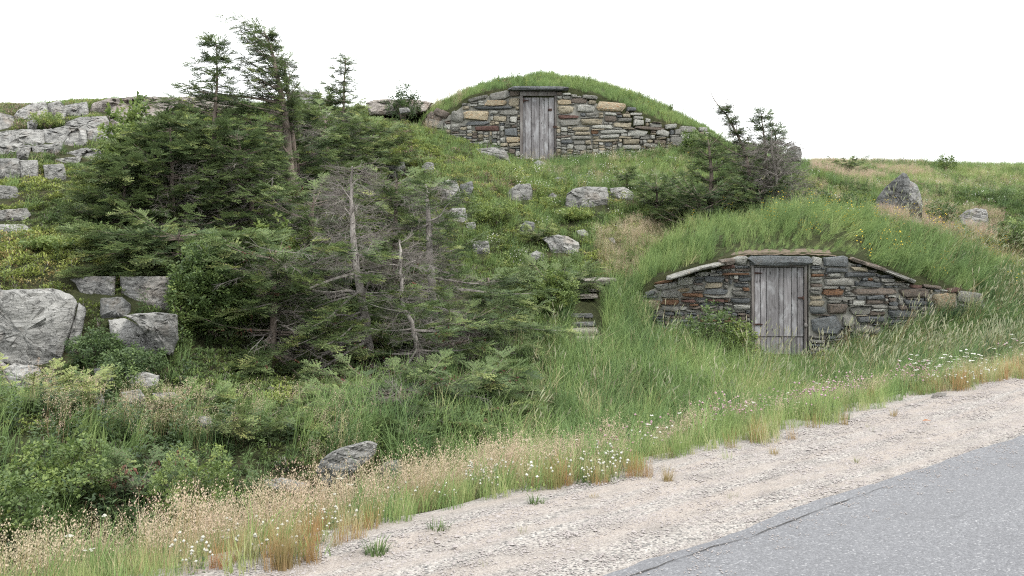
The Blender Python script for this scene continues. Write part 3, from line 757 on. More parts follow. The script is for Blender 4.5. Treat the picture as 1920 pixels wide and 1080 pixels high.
slab('capstone', SM['red'], c1, L1, D1 + .3, 1708, 529, 1768, 536, -10, .4, -.14, 5)
li = slab('lintel', SM['slate'], c1, L1, D1, 1402, 479, 1519, 497, 0, .42, -.13, 6)
# dry bare soil above the lintel
V, Fc = [], []
for k, x in enumerate(np.linspace((1352 - 960) / F * D1, (1585 - 960) / F * D1, 60)):
    for w in (.0, .05, .12, .2 + .05 * noise.noise(Vector((k * .23, 0, 3)))):
        yy = float(M1.face(np.array(x))) + w; V.append((x - L1.x, yy - L1.y, float(M1.h(np.array([x]), np.array([yy]))[0]) + .008 - L1.z + .016 * noise.noise(Vector((k * .4, w * 9, 0))) - .05 * max(0, abs(k - 30) - 22) / 8 - .03 * (w == 0)))
    if k: Fc += [((k - 1) * 4 + r, k * 4 + r, k * 4 + r + 1, (k - 1) * 4 + r + 1) for r in range(3)]
mesh_obj('bare_soil', V, Fc, M['soil'], c1, smooth=60)

def door(root, L, d, frame, planks, low, cut, hinges, extra, y=-.03):
    fx0, fy0, fx1, fy1 = frame
    back = piece('door', M['frame_wood'], root, d, L, (planks[0][0] + 1, fy0 + 6, planks[-1][1] - 1, fy1, .035, .06))
    rs = random.Random(int(d * 10))
    for i, (a, b, t) in enumerate(planks):
        yo = rs.uniform(-.006, .006)
        g = .55
        o = piece('plank', M['wood'], back, d, L, (a + g, t, b - g, (cut - 1) if cut else fy1 + rs.uniform(-3, 3), .008 + yo, .034 + yo), bev=.003)
        if cut: piece('plank', M['wood'], back, d, L, (a + g, cut + 1, b - g, fy1 + rs.uniform(-2, 2), .016 + yo, .034 + yo), bev=.003)
    for (a, b, c, e) in hinges:           # strap hinge: leaf, knuckle, tapered strap, nail heads
        bm = bmesh.new()
        pxbox(d, L, a, b - 3, a + 4, e + 3, -.012, .004, bm, .001); pxbox(d, L, a, (b + e) / 2 - 1.5, c - 5, (b + e) / 2 + 1.5, -.014, .0, bm, .001)
        pxbox(d, L, c - 5, (b + e) / 2 - .8, c, (b + e) / 2 + .8, -.013, .0, bm, .001)
        for hx in (a + 2, (a + c) / 2, c - 4):
            p = P(hx, (b + e) / 2, d) - L
            bmesh.ops.create_icosphere(bm, subdivisions=1, radius=.008, matrix=Matrix.Translation(p + Vector((0, -.016, 0))))
        from_bm('hinge', bm, M['rust_iron'], back)
    return back
for bx_ in ((1408.5,497,1414,668,-.02,.1), (1507.5,497,1513,668,-.02,.1), (1414.2,496.5,1507.3,501,-.018,.1)):
    piece('door_post' if bx_[1] == 497 else 'door_head', M['frame_wood'], c1, D1, L1, bx_, bev=.005)
d1 = door(c1, L1, D1, (1414,500,1507,664), [(1414.5,1426,502),(1426,1437,502),(1437,1461,502),(1461,1470,502),(1470,1484,502),(1484,1495,502),(1495,1507,502)], 0, 632, [(1411,510,1429,514),(1411,606,1430,610)], None)
piece('latch_or_hole', M['rust_iron'], d1, D1, L1, (1496,557,1509,559.5,-.012,.004), (1505,555,1508,562,-.016,.0), bev=.001)
bm = bmesh.new(); bmesh.ops.create_icosphere(bm, subdivisions=2, radius=.032, matrix=Matrix.Translation(P(1510.5, 610, D1 - .05) - L1) @ Matrix.Diagonal((1, .7, 1.15, 1)))
bmesh.ops.create_cone(bm, segments=8, radius1=.012, radius2=.012, depth=.06, cap_ends=True, matrix=Matrix.Translation(P(1510.5, 610, D1 - .03) - L1) @ Matrix.Rotation(math.pi / 2, 4, 'X'))
from_bm('door_knob', bm, M['frame_wood'], d1)
# ----- upper cellar
D2 = 26.5
c2 = empty('root_cellar', P(1010, 303, D2)); L2 = c2.location.copy()
tag(c2, 'upper stone fronted root cellar with tan stone wall on the hilltop', 'root cellar', 'root cellars dug into the hillside')
mound_mesh(c2, M2, 752, 1420)
hand2 = [(917,171,957,188,'grey',8),(955,168,975,181,'brown'),(908,188,951,199,'orangebuff'),(953,183,974,200,'buff'),(875,181,915,189,'grey',12),(880,200,966,206,'slate'),
 (868,206,919,227,'orangebuff'),(918,207,935,214,'pale'),(937,207,973,216,'grey'),(924,217,950,228,'buff',-3),(956,218,970,231,'pale'),(871,228,918,235,'slate'),
 (888,236,937,246,'red'),(948,256,975,268,'orangebuff'),(945,240,970,256,'slate'),(810,205,842,222,'brown',-20),(841,210,872,230,'grey',-20),(796,212,830,230,'brown',-22),(800,225,834,240,'grey',-15),
 (1044,187,1071,197,'orangebuff'),(1043,198,1077,214,'buff'),(1070,184,1102,194,'brown'),(1079,195,1117,212,'pale'),(1102,188,1118,196,'buff'),(1118,191,1174,211,'orangebuff',-4),
 (1090,178,1122,187,'grey',-5),(1044,216,1085,223,'red'),(1046,224,1086,237,'grey'),(1088,222,1131,235,'buff'),(1098,212,1120,219,'grey'),(1133,217,1156,229,'brown'),(1150,229,1186,240,'buff'),
 (1072,238,1106,246,'buff'),(1076,247,1108,254,'buff'),(1108,244,1122,252,'rust'),(1109,234,1148,242,'pale'),(1124,243,1176,251,'pale',3),(1123,252,1164,260,'pale',3),(1070,255,1110,262,'grey'),
 (1111,261,1160,267,'buff'),(1187,224,1208,236,'pale'),(1210,222,1220,230,'pale'),(1216,231,1242,240,'grey',-5),(1190,237,1247,244,'brown',-4),(1176,244,1216,256,'pale'),(1166,260,1200,271,'buff'),
 (1166,272,1204,281,'pale'),(1220,253,1229,262,'pale'),(1231,243,1256,256,'pale',-15),(1224,262,1250,271,'brown'),(1246,232,1270,242,'pale',6),(1265,242,1284,253,'grey'),(1274,236,1307,249,'grey'),
 (1274,251,1296,264,'pale',-10),(1255,257,1287,275,'grey'),(1310,238,1328,247,'pale'),(1204,269,1236,278,'grey',-4),(1175,201,1193,209,'slate'),(1180,211,1204,217,'pale')]
fill2 = [(798,250),(796,214),(812,207),(845,210),(872,190),(915,174),(975,168),(1045,168),(1090,180),(1118,188),(1175,204),(1204,218),(1245,232),(1290,240),(1330,244),(1330,285),(1200,292),(1045,305),(975,305),(900,300),(798,290)]
wall_stones(c2, M2, hand2, fill2, (975, 160, 1043, 320), [('buff',4),('grey',6),('pale',4),('slate',1),('brown',2)], (9, 34), (4, 10), 9)
mortar(c2, M2, [(798,220),(812,211),(845,213),(872,193),(915,177),(975,171),(1045,171),(1090,183),(1118,191),(1175,207),(1204,221),(1245,236),(1290,244),(1330,250)], 315, (976, 0, 1043, 0))
slab('roof_slab', SM['slate'], c2, L2, D2, 956, 163, 1064, 171, 0, .5, -.2, 12)
piece('lintel', M['frame_wood'], c2, D2, L2, (975,171.5,1044,180,-.03,.2), bev=.01)
piece('door_post', M['frame_wood'], c2, D2, L2, (975,180.4,980,297,-.03,.1), bev=.006)
piece('door_post', M['frame_wood'], c2, D2, L2, (1039.6,180.4,1043.4,297,-.03,.1), bev=.006)
piece('vent_pipe', flat('whitish_pipe', (.6, .6, .58)), c2, D2, L2, (1065,154,1069,166,.3,.36), bev=.01)
d2 = door(c2, L2, D2, (980,182,1040,298), [(980.3,984.5,183),(984.5,996,183),(996,1012,183),(1012,1020,183),(1020,1028,183),(1028,1039.5,183)], 0, None, [(978,187,991,190)], None)
piece('latch_or_hole', M['rust_iron'], d2, D2, L2, (1028.5,203.5,1035,208,-.012,.006), bev=.002)  # dark plate set in place of the shade inside a square hole
piece('latch_or_hole', M['rust_iron'], d2, D2, L2, (1037,236,1045,240,-.05,-.032), bev=.002)
# ---------------------------------------------------------------- plant prototypes (instanced by geometry nodes)
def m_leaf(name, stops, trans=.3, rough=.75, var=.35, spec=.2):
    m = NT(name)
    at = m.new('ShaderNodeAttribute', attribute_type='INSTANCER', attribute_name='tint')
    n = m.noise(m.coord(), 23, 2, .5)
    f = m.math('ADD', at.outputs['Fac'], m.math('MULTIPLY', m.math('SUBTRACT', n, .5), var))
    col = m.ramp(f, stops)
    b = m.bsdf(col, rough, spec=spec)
    if trans:
        tr = m.new('ShaderNodeBsdfTranslucent'); m.link(col, tr.inputs[0])
        mx = m.new('ShaderNodeMixShader'); mx.inputs[0].default_value = trans
        m.link(b.outputs[0], mx.inputs[1]); m.link(tr.outputs[0], mx.inputs[2]); return m.done(mx)
    return m.done(b)
G_ = [(0, (.042, .076, .036)), (.22, (.085, .142, .056)), (.5, (.158, .236, .084)), (.72, (.228, .306, .106)), (.88, (.32, .355, .15)), (1, (.47, .42, .26))]
M['grass'] = m_leaf('grass_blades', G_, .35, .6)
M['straw'] = m_leaf('straw_stalks', [(0, (.20, .17, .09)), (.5, (.33, .26, .14)), (1, (.42, .30, .20))], .2)
M['panicle'] = m_leaf('grass_panicles', [(0, (.26, .26, .15)), (.5, (.44, .37, .26)), (1, (.47, .34, .28))], .25, var=.8)
M['orange'] = m_leaf('orange_tuft_grass', [(0, (.17, .19, .07)), (.5, (.30, .22, .10)), (1, (.38, .20, .10))], .3)
M['head'] = m_leaf('timothy_heads', [(0, (.16, .21, .12)), (.5, (.28, .30, .19)), (1, (.40, .37, .27))], .2)
M['heath'] = m_leaf('heath_leaves', [(0, (0.045, 0.073, 0.030)), (.3, (0.085, 0.126, 0.042)), (.6, (0.163, 0.204, 0.056)), (.85, (0.285, 0.326, 0.085)), (1, (0.326, 0.225, 0.133))], .25, var=.5)
M['brownheath'] = m_leaf('brown_heath', [(0, (0.085, 0.066, 0.047)), (.5, (0.189, 0.133, 0.094)), (1, (0.320, 0.246, 0.189))], .1, var=.6)
M['leaf'] = m_leaf('broad_leaves', [(0, (0.048, 0.081, 0.034)), (.4, (0.095, 0.146, 0.046)), (.75, (0.188, 0.248, 0.069)), (1, (0.323, 0.351, 0.108))], .35, .5, var=.4, spec=.4)
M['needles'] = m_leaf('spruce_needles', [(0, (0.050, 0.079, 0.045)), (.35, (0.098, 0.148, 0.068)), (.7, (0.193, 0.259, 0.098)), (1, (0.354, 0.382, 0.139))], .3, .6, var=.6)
M['deadneedles'] = m_leaf('reddish_cones', [(0, (.07, .038, .028)), (1, (.16, .075, .05))], .05, var=.8)
M['white'] = m_leaf('white_petals', [(0, (.40, .40, .34)), (1, (.62, .62, .57))], .2, var=.4)
M['pink'] = m_leaf('pink_petals', [(0, (.34, .22, .25)), (.6, (.42, .31, .33)), (1, (.24, .13, .10))], .2, var=.8)
M['yellow'] = m_leaf('yellow_petals', [(0, (.55, .36, .03)), (1, (.65, .50, .06))], .2)
M['stem'] = m_leaf('green_stems', [(0, (.05, .09, .03)), (1, (.12, .15, .06))], .1)
M['twig'] = m_leaf('grey_twigs', [(0, (.12, .105, .095)), (.5, (.20, .18, .165)), (1, (.29, .275, .26))], 0, var=.4)
M['greentwig'] = m_leaf('live_twigs', [(0, (.05, .05, .03)), (1, (.09, .075, .045))], 0, var=.4)
def m_bark(name, a, b, mossy=.2):
    m = NT(name); c = m.coord(); n = m.noise(m.mapping(c, (14, 14, 4)), 1.5, 6, .7, .5); l = m.noise(c, 5, 4, .6)
    col = m.mix(m.ramp(n, [(.35, 0.), (.6, 1.)]), a, b)
    col = m.mix(m.ramp(l, [(.5, 0.), (.7, mossy * 2)]), col, tuple(min(.6, v * 1.5) for v in b))
    return m.done(m.bsdf(col, .92, n, .8, .02, .1))
M['bark'] = m_bark('spruce_bark', (.075, .06, .05), (.20, .165, .14))
M['deadbark'] = m_bark('bleached_dead_bark', (0.128, 0.113, 0.104), (0.289, 0.269, 0.249))
PEB = flat('loose_gravel', (.30, .275, .265))

class PB:                                # prototype builder
    def __init__(s): s.V = []; s.F = []; s.I = []; s.mats = []
    def mi(s, m):
        if m not in s.mats: s.mats.append(m)
        return s.mats.index(m)
    def ribbon(s, pts, ws, m, side=None):
        i = s.mi(m); b = len(s.V)
        for k, p in enumerate(pts):
            p = Vector(p); q = Vector(pts[min(k + 1, len(pts) - 1)]) - Vector(pts[max(k - 1, 0)])
            sd = side or Vector((q.y, -q.x, 0.02)); 
            if sd.length < 1e-6: sd = Vector((1, 0, 0))
            sd = sd.normalized() * ws[k] / 2
            s.V += [tuple(p - sd), tuple(p + sd)]
        for k in range(len(pts) - 1):
            s.F.append((b + 2 * k, b + 2 * k + 1, b + 2 * k + 3, b + 2 * k + 2)); s.I.append(i)
    def quad(s, c, u, v, m):
        i = s.mi(m); b = len(s.V); c = Vector(c)
        s.V += [tuple(c - u), tuple(c - v * .9), tuple(c + u), tuple(c + v)]
        s.F.append((b, b + 1, b + 2, b + 3)); s.I.append(i)
    def leaf(s, base, d, up, L, W, m, fold=.15):
        i = s.mi(m); b = len(s.V); d = d.normalized(); sd = d.cross(up)
        if sd.length < 1e-4: sd = Vector((1, 0, 0))
        sd.normalize(); n = sd.cross(d)
        base = Vector(base)
        s.V += [tuple(base), tuple(base + d * L * .45 + sd * W / 2 + n * W * fold), tuple(base + d * L - n * L * .12), tuple(base + d * L * .45 - sd * W / 2 + n * W * fold), tuple(base + d * L * .5)]
        s.F += [(b, b + 4, b + 1), (b + 1, b + 4, b + 2), (b, b + 3, b + 4), (b + 4, b + 3, b + 2)]; s.I += [i] * 4
    def blob(s, c, r, m, rz=None):
        i = s.mi(m); b = len(s.V); rz = rz or r; c = Vector(c)
        s.V += [tuple(c + Vector(v)) for v in ((r,0,0),(0,r,0),(-r,0,0),(0,-r,0),(0,0,rz),(0,0,-rz))]
        for f in ((0,1,4),(1,2,4),(2,3,4),(3,0,4),(1,0,5),(2,1,5),(3,2,5),(0,3,5)): s.F.append(tuple(b + k for k in f)); s.I.append(i)
    def obj(s, name):
        return mesh_obj(name, s.V, s.F, None, link=False, mats=s.mats, fmat=s.I)
R = random.Random(11)
def U(a, b): return R.uniform(a, b)
def dirv(az, el): return Vector((math.cos(az) * math.cos(el), math.sin(az) * math.cos(el), math.sin(el)))
def blade(p, h, w, az, bend, m, seg=3, base=(0, 0), lean=0.):
    pts = []; el = math.pi / 2 - U(.02, .25); pos = Vector((base[0], base[1], -.03))
    for k in range(seg + 1):
        pts.append(tuple(pos)); pos = pos + dirv(az, el) * h / seg; el -= bend / seg * (1 + .5 * k)
    ws = [w * (1 - .85 * (k / seg) ** 1.5) for k in range(seg + 1)]
    a2 = az + math.pi / 2 + U(-.5, .5)
    p.ribbon(pts, ws, m, Vector((math.cos(a2), math.sin(a2), 0))); return pts
def grass_tuft(n, h, w, spread, bend, m='grass', seg=3):
    p = PB()
    for _ in range(n):
        a = U(0, 6.28); r = spread * math.sqrt(R.random())
        blade(p, h * U(.55, 1.1), w * U(.7, 1.2), U(0, 6.28), U(.2, 1) * bend, M[m], seg, (r * math.cos(a), r * math.sin(a)))
    return p.obj('grass_tuft')
def timothy(n, h, m='head'):
    p = PB()
    for _ in range(n):
        pts = blade(p, h * U(.75, 1.1), .004, U(0, 6.28), U(.1, .5), M['straw'], 3, (U(-.08, .08), U(-.08, .08)))
        a, b = Vector(pts[-2]), Vector(pts[-1]); d = (b - a).normalized()
        e = b + d * U(.05, .09)
        for sd in (Vector((.006, 0, 0)), Vector((0, .006, 0))):
            p.ribbon([tuple(b - d * .02), tuple((b + e) / 2), tuple(e)], [.004, .012, .004], M[m], sd)
        if R.random() < .5: blade(p, h * U(.4, .6), .007, U(0, 6.28), 1.2, M['grass'], 3, (U(-.08, .08), U(-.08, .08)))
    return p.obj('timothy')
def panicle(n, h, sp=.09, specks=20):
    p = PB()
    for _ in range(n):
        pts = blade(p, h * U(.7, 1.1), .0022, U(0, 6.28), U(.05, .45), M['straw'], 3, (U(-sp, sp), U(-sp, sp)))
        a, b = Vector(pts[-2]), Vector(pts[-1])
        for _ in range(specks):
            f = R.random(); c = a.lerp(b, f) + dirv(U(0, 6.28), U(-.4, .8)) * .055 * (1.15 - f) * R.random() ** .5
            sz = U(.0022, .0042); az = U(0, 6.28); p.quad(c, dirv(az, U(-.5, .5)) * sz, Vector((0, 0, sz * 1.2)) + dirv(az + 1.5, 0) * sz * .5, M['panicle'])
    for _ in range(n // 2): blade(p, h * U(.25, .5), .004, U(0, 6.28), U(.3, 1), M['grass'], 2, (U(-sp, sp), U(-sp, sp)))
    return p.obj('panicle_grass')
def heath(r, n, ls, m='heath', up=.6):
    p = PB()
    for _ in range(n):
        az = U(0, 6.28); el = math.asin(R.random() ** .7); rr = r * U(.65, 1.05)
        d = dirv(az, el); c = d * rr; c.z = c.z * up - .02
        p.leaf(c, (d + dirv(U(0, 6.28), U(-.6, .9)) * .9), Vector((0, 0, 1)), ls * U(.7, 1.3), ls * U(.4, .6), M[m])
    for _ in range(6):
        d = dirv(U(0, 6.28), U(.4, 1.4)) * r; p.ribbon([(0, 0, -.02), (d.x, d.y, d.z * up)], [.006, .003], M['twig'])
    return p.obj('heath_clump')
def herb(h, n, L, W, stems=3, spread=.06, m='leaf', top=None):
    p = PB()
    for _ in range(stems):
        pts = blade(p, h * U(.75, 1.1), .006, U(0, 6.28), U(.05, .35), M['stem'], 3, (U(-spread, spread), U(-spread, spread)))
        a0 = U(0, 6)
        for k in range(n):
            f = .15 + .85 * k / n; j = min(2, int(f * 3)); q_ = Vector(pts[j]).lerp(Vector(pts[j + 1]), f * 3 - j)
            p.leaf(q_, dirv(a0 + k * 2.4, U(.05, .7)), Vector((0, 0, 1)), L * U(.7, 1.2) * (1.15 - .5 * f), W * (1.15 - .4 * f), M[m])
        if top:
            for _ in range(5): p.blob(Vector(pts[-1]) + dirv(U(0, 6), U(0, 1)) * .02, .008, M[top])
    return p.obj('herb')
def flower(kind, n, h, mat):
    p = PB()
    for _ in range(n):
        pts = blade(p, h * U(.7, 1.15), .003, U(0, 6.28), U(.05, .5), M['stem'], 2, (U(-.09, .09), U(-.09, .09)))
        t = Vector(pts[-1])
        if kind == 'globe': p.blob(t, U(.007, .011), M[mat], .009); 
        elif kind == 'disc':
            for k in range(7):
                a = U(0, 6.28); c = t + Vector((math.cos(a), math.sin(a), 0)) * U(0, .022); p.blob(c, .008, M[mat], .004)
        elif kind == 'daisy':
            for k in range(6): p.leaf(t, dirv(k * 1.05, .25), Vector((0, 0, 1)), .014, .007, M[mat])
        for _ in range(3): p.leaf(Vector(pts[0]) + Vector((0, 0, h * U(.1, .6))), dirv(U(0, 6.28), U(0, .8)), Vector((0, 0, 1)), .025, .014, M['leaf'])
    return p.obj('flowers')
def spray(L, w, n, m='needles', droop=.12):   # a flat spruce shoot with side shoots and needles, along +X
    p = PB(); mm = M[m]
    def shoot(a, d, l, nn):
        sd = d.cross(Vector((0, 0, 1))).normalized(); up = sd.cross(d)
        e = a + d * l
        p.ribbon([tuple(a), tuple(e)], [.005, .003], M['greentwig'], sd)
        for k in range(nn):
            f = (k + U(.1, .9)) / nn; q_ = a + d * l * f
            for sg in (-1, 1):
                dd = (d * U(.5, .9) + sd * sg * U(.6, 1) + up * U(-.15, .75)).normalized() * w * U(.8, 1.2)
                p.quad(q_ + dd * .5, dd * .5, up.cross(dd).normalized() * .0042 + up * .001, mm)
        p.quad(e, d * w * .6, sd * .003, mm)
    shoot(Vector((0, 0, 0)), Vector((1, 0, -droop)).normalized(), L, int(L / .011))
    for k in range(n):
        f = .08 + .8 * k / n; sgn = 1 if k % 2 else -1
        a = Vector((L * f, 0, -droop * L * f)); az = sgn * U(.6, 1.0); l = L * (.62 - .42 * f) * U(.8, 1.2)
        shoot(a, dirv(az, U(-.1, .25)), l, max(3, int(l / .012)))
    return p.obj('spruce_spray')
def deadspray(L, n):
    p = PB()
    def tw(a, d, l, w, dep):
        e = a + d * l; mid = a.lerp(e, .5) + dirv(U(0, 6), U(-1, 1)) * l * .06
        p.ribbon([tuple(a), tuple(mid), tuple(e)], [w, w * .8, w * .4], M['twig'], d.cross(Vector((0, 0, 1))).normalized())
        p.ribbon([tuple(a), tuple(mid), tuple(e)], [w, w * .8, w * .4], M['twig'], Vector((0, 0, 1)))
        if dep:
            for k in range(n):
                f = U(.2, .95); tw(a.lerp(e, f), (d + dirv(U(0, 6.28), U(-1, 1)) * .9).normalized(), l * (.6 - .35 * f), w * .6, dep - 1)
    tw(Vector((0, 0, 0)), Vector((1, 0, -.05)).normalized(), L, .006, 1)
    return p.obj('dead_twig')
def leafcluster(L, W, n, m='leaf'):
    p = PB()
    for k in range(n):
        d = dirv(U(0, 6.28), U(-.3, 1.3)); p.leaf(d * U(.0, .05), d + Vector((0, 0, -.2)), dirv(U(0, 6.28), 1.1), L * U(.7, 1.2), W * U(.8, 1.2), M[m])
    return p.obj('leaf_cluster')
def cones():
    p = PB()
    for k in range(7):
        c = Vector((U(-.07, .07), U(-.04, .04), U(-.05, .02))); p.blob(c, U(.007, .011), M['deadneedles'], U(.015, .025))
    return p.obj('cone_cluster')
def pebbles():
    p = PB()
    for k in range(5): p.blob((U(-.04, .04), U(-.04, .04), 0), U(.003, .008), PEB, U(.002, .005))
    return p.obj('pebble')
def rosette(L=.12, W=.03, n=14, m='leaf'):
    p = PB()
    for k in range(n): p.leaf((0, 0, 0), dirv(k * 2.4, U(.1, .6)), Vector((0, 0, 1)), L * U(.6, 1.2), W, M[m])
    return p
PC = {}
def proto(key, objs):
    c = bpy.data.collections.new('proto_' + key)
    for k, o in enumerate(objs): o.name = '%s_%02d' % (o.name, k); c.objects.link(o)
    PC[key] = (c, len(objs))
proto('long', [grass_tuft(26, .60, .0085, .09, 1.5) for _ in range(4)])
proto('mid', [grass_tuft(26, .30, .007, .08, 1.1) for _ in range(4)])
proto('short', [grass_tuft(30, .14, .006, .08, .9) for _ in range(3)])
proto('timothy', [timothy(7, .72) for _ in range(4)])
proto('panicle', [panicle(12, .42) for _ in range(5)])
proto('orange', [grass_tuft(46, .20, .0028, .045, .5, 'orange', 2) for _ in range(3)])
proto('finegrass', [grass_tuft(34, .22, .0035, .07, .8, 'grass', 2) for _ in range(3)])
proto('heath', [heath(.11, 95, .030) for _ in range(4)])
proto('brown', [heath(.12, 90, .022, 'brownheath', .8) for _ in range(3)])
proto('herb', [herb(.34, 13, .075, .03) for _ in range(3)] + [herb(.28, 9, .06, .042) for _ in range(2)])
proto('bigherb', [herb(.62, 24, .11, .028, 5, .12) for _ in range(3)])
proto('wclover', [flower('globe', 7, .17, 'white') for _ in range(3)])
proto('yarrow', [flower('disc', 3, .30, 'white') for _ in range(2)])
proto('pclover', [flower('globe', 6, .28, 'pink') for _ in range(3)])
proto('yellow', [flower('daisy', 6, .48, 'yellow') for _ in range(3)])
proto('yellowlow', [flower('daisy', 4, .22, 'yellow') for _ in range(2)])
proto('spray', [spray(.24, .017, 11) for _ in range(4)])
proto('sprayfine', [spray(.17, .016, 8) for _ in range(3)])
proto('dead', [deadspray(.30, 7) for _ in range(4)])
proto('cones', [cones() for _ in range(3)])
proto('leaves', [leafcluster(.06, .035, 12) for _ in range(3)])
proto('smallleaves', [leafcluster(.036, .022, 14) for _ in range(3)])
proto('pebble', [pebbles() for _ in range(4)])

NG = {}
def node_group(key):
    if key in NG: return NG[key]
    ng = bpy.data.node_groups.new('scatter_' + key, 'GeometryNodeTree')
    ng.interface.new_socket('Geometry', in_out='INPUT', socket_type='NodeSocketGeometry')
    ng.interface.new_socket('Geometry', in_out='OUTPUT', socket_type='NodeSocketGeometry')
    gi = ng.nodes.new('NodeGroupInput'); go = ng.nodes.new('NodeGroupOutput')
    ip = ng.nodes.new('GeometryNodeInstanceOnPoints'); ci = ng.nodes.new('GeometryNodeCollectionInfo')
    ci.inputs['Collection'].default_value = PC[key][0]; ci.inputs['Separate Children'].default_value = True
    ci.inputs['Reset Children'].default_value = True; ip.inputs['Pick Instance'].default_value = True
    def at(name, ty):
        n = ng.nodes.new('GeometryNodeInputNamedAttribute'); n.data_type = ty; n.inputs['Name'].default_value = name
        return next(o for o in n.outputs if o.enabled and o.name == 'Attribute')
    L = ng.links.new
    L(gi.outputs[0], ip.inputs['Points']); L(ci.outputs[0], ip.inputs['Instance'])
    L(at('idx', 'INT'), ip.inputs['Instance Index']); L(at('rot', 'FLOAT_VECTOR'), ip.inputs['Rotation'])
    L(at('scl', 'FLOAT'), ip.inputs['Scale']); L(ip.outputs[0], go.inputs[0])
    NG[key] = ng; return ng
def scatter(name, key, pos, rot, scl, tint, parent=None):
    n = len(pos); pos = np.asarray(pos, np.float32)
    if parent is not None: pos = pos - np.array(parent.location, np.float32)
    me = bpy.data.meshes.new(name); me.vertices.add(n); me.vertices.foreach_set('co', pos.ravel())
    for nm, ty, arr, f in (('idx', 'INT', rng.integers(0, PC[key][1], n).astype(np.int32), 'value'), ('rot', 'FLOAT_VECTOR', np.asarray(rot, np.float32).ravel(), 'vector'),
                           ('scl', 'FLOAT', np.asarray(scl, np.float32), 'value'), ('tint', 'FLOAT', np.asarray(tint, np.float32), 'value')):
        a = me.attributes.new(nm, ty, 'POINT'); a.data.foreach_set(f, arr)
    me.update(); o = bpy.data.objects.new(name, me); COL.objects.link(o)
    md = o.modifiers.new('scatter', 'NODES'); md.node_group = node_group(key)
    if parent: o.parent = parent
    o['kind'] = 'stuff'
    return o
def euler_lean(yaw, leanang, leandir):
    """spin by yaw, then tip by leanang towards the compass direction leandir"""
    cy, sy = np.cos(yaw - leandir), np.sin(yaw - leandir); cl, sl = np.cos(leanang), np.sin(leanang); cd, sd = np.cos(leandir), np.sin(leandir)
    # R = Rz(leandir) Ry(lean) Rz(yaw-leandir)
    A = np.zeros((len(yaw), 3, 3)); Bm = np.zeros_like(A); Cm = np.zeros_like(A)
    A[:, 0, 0] = cd; A[:, 0, 1] = -sd; A[:, 1, 0] = sd; A[:, 1, 1] = cd; A[:, 2, 2] = 1
    Bm[:, 0, 0] = cl; Bm[:, 0, 2] = sl; Bm[:, 1, 1] = 1; Bm[:, 2, 0] = -sl; Bm[:, 2, 2] = cl
    Cm[:, 0, 0] = cy; Cm[:, 0, 1] = -sy; Cm[:, 1, 0] = sy; Cm[:, 1, 1] = cy; Cm[:, 2, 2] = 1
    Rm = A @ Bm @ Cm
    return np.stack([np.arctan2(Rm[:, 2, 1], Rm[:, 2, 2]), np.arcsin(np.clip(-Rm[:, 2, 0], -1, 1)), np.arctan2(Rm[:, 1, 0], Rm[:, 0, 0])], 1)

# ---------------------------------------------------------------- what grows where
def candidates(dens, kmin=3.4, kmax=44, seed=0):
    """points spread over the ground the photograph can see, with a margin; density per square metre"""
    g = np.random.default_rng(seed)
    n = int(dens * (17 * 40 + 17 * 4)); y = kmin + (kmax - kmin) * np.sqrt(g.random(n) * (1 - (kmin / kmax) ** 2) + (kmin / kmax) ** 2) - 0
    y = kmax * np.sqrt(g.random(n) * (1 - (kmin / kmax) ** 2) + (kmin / kmax) ** 2)
    half = .5 * y + 2.4; x = (g.random(n) * 2 - 1) * half
    area = kmax * kmax * .5 - kmin * kmin * .5 + 4.8 * (kmax - kmin); n2 = int(dens * area * 1.02)
    if n2 < n: x, y = x[:n2], y[:n2]
    else:
        y = kmax * np.sqrt(g.random(n2) * (1 - (kmin / kmax) ** 2) + (kmin / kmax) ** 2); x = (g.random(n2) * 2 - 1) * (.5 * y + 2.4)
    z = H(x, y); px, py = proj(x, y, z); s, t = st(x, y)
    on1 = M1.h(x, y) > T(x, y); on2 = M2.h(x, y) > T(x, y)
    return x, y, z, px, py, s, t, on1, on2
def rocks_block(x, y, px, py):
    b = np.zeros(len(x), bool)
    for (a, c, e, f, d, poly, dep) in ROCKS:
        sc = d / F; x0 = (a - 960) * sc; x1 = (c - 960) * sc
        xs = x - ((a + c) / 2 - 960) / F * np.maximum(0, y - d) * .95
        b |= (xs > x0 + .03) & (xs < x1 - .03) & (y > d - .12) & (y < d + dep * .85)
        # growth close in front stays below the face of the rock
        q_ = (y > d - .45) & (y <= d) & (x > x0) & (x < x1)
        if q_.any():
            k = np.nonzero(q_)[0]; lift = .12 / y[k] * F
            b[k] |= inpoly(px[k], py[k] - lift, [(a_, b_ - 0) for a_, b_ in poly]) & ((x[k] * 977 % 1) < .75)
    return b
def walls_block(x, y):
    b = np.zeros(len(x), bool)
    for m_, tp in ((M1, 1), (M2, 1)):
        f = m_.face(x); inx = (x > m_.topx[1] + .05) & (x < m_.topx[-2] - .1)
        b |= inx & (y > f - .14) & (y < f + .03)
    # in front of the doors
    for a, c, d in ((1405, 1520, 16.7), (972, 1046, 26.5)):
        b |= (x > (a - 960) / F * d) & (x < (c - 960) / F * d) & (y > d - .12) & (y < d)
    # steps
    b |= (np.abs(x - (1100 - 960) / F * y) < .28) & (y > 15.4) & (y < 17.95)
    return b
BG = [(1120,610),(1180,640),(1400,690),(1560,700),(1760,650),(1960,560),(2200,640),(1900,720),(1500,790),(1200,850),(960,900),(840,860),(900,720),(1000,650)]  # tall grass in front of the lower cellar
DARKG = [(1540,650),(1700,600),(1860,540),(1960,500),(2200,500),(2200,700),(1900,700),(1600,730)]          # wind combed blue green grass at the right
STEPG = [(1070,530),(1230,540),(1230,570),(1210,640),(1420,672),(1400,700),(1130,690),(1040,640)]
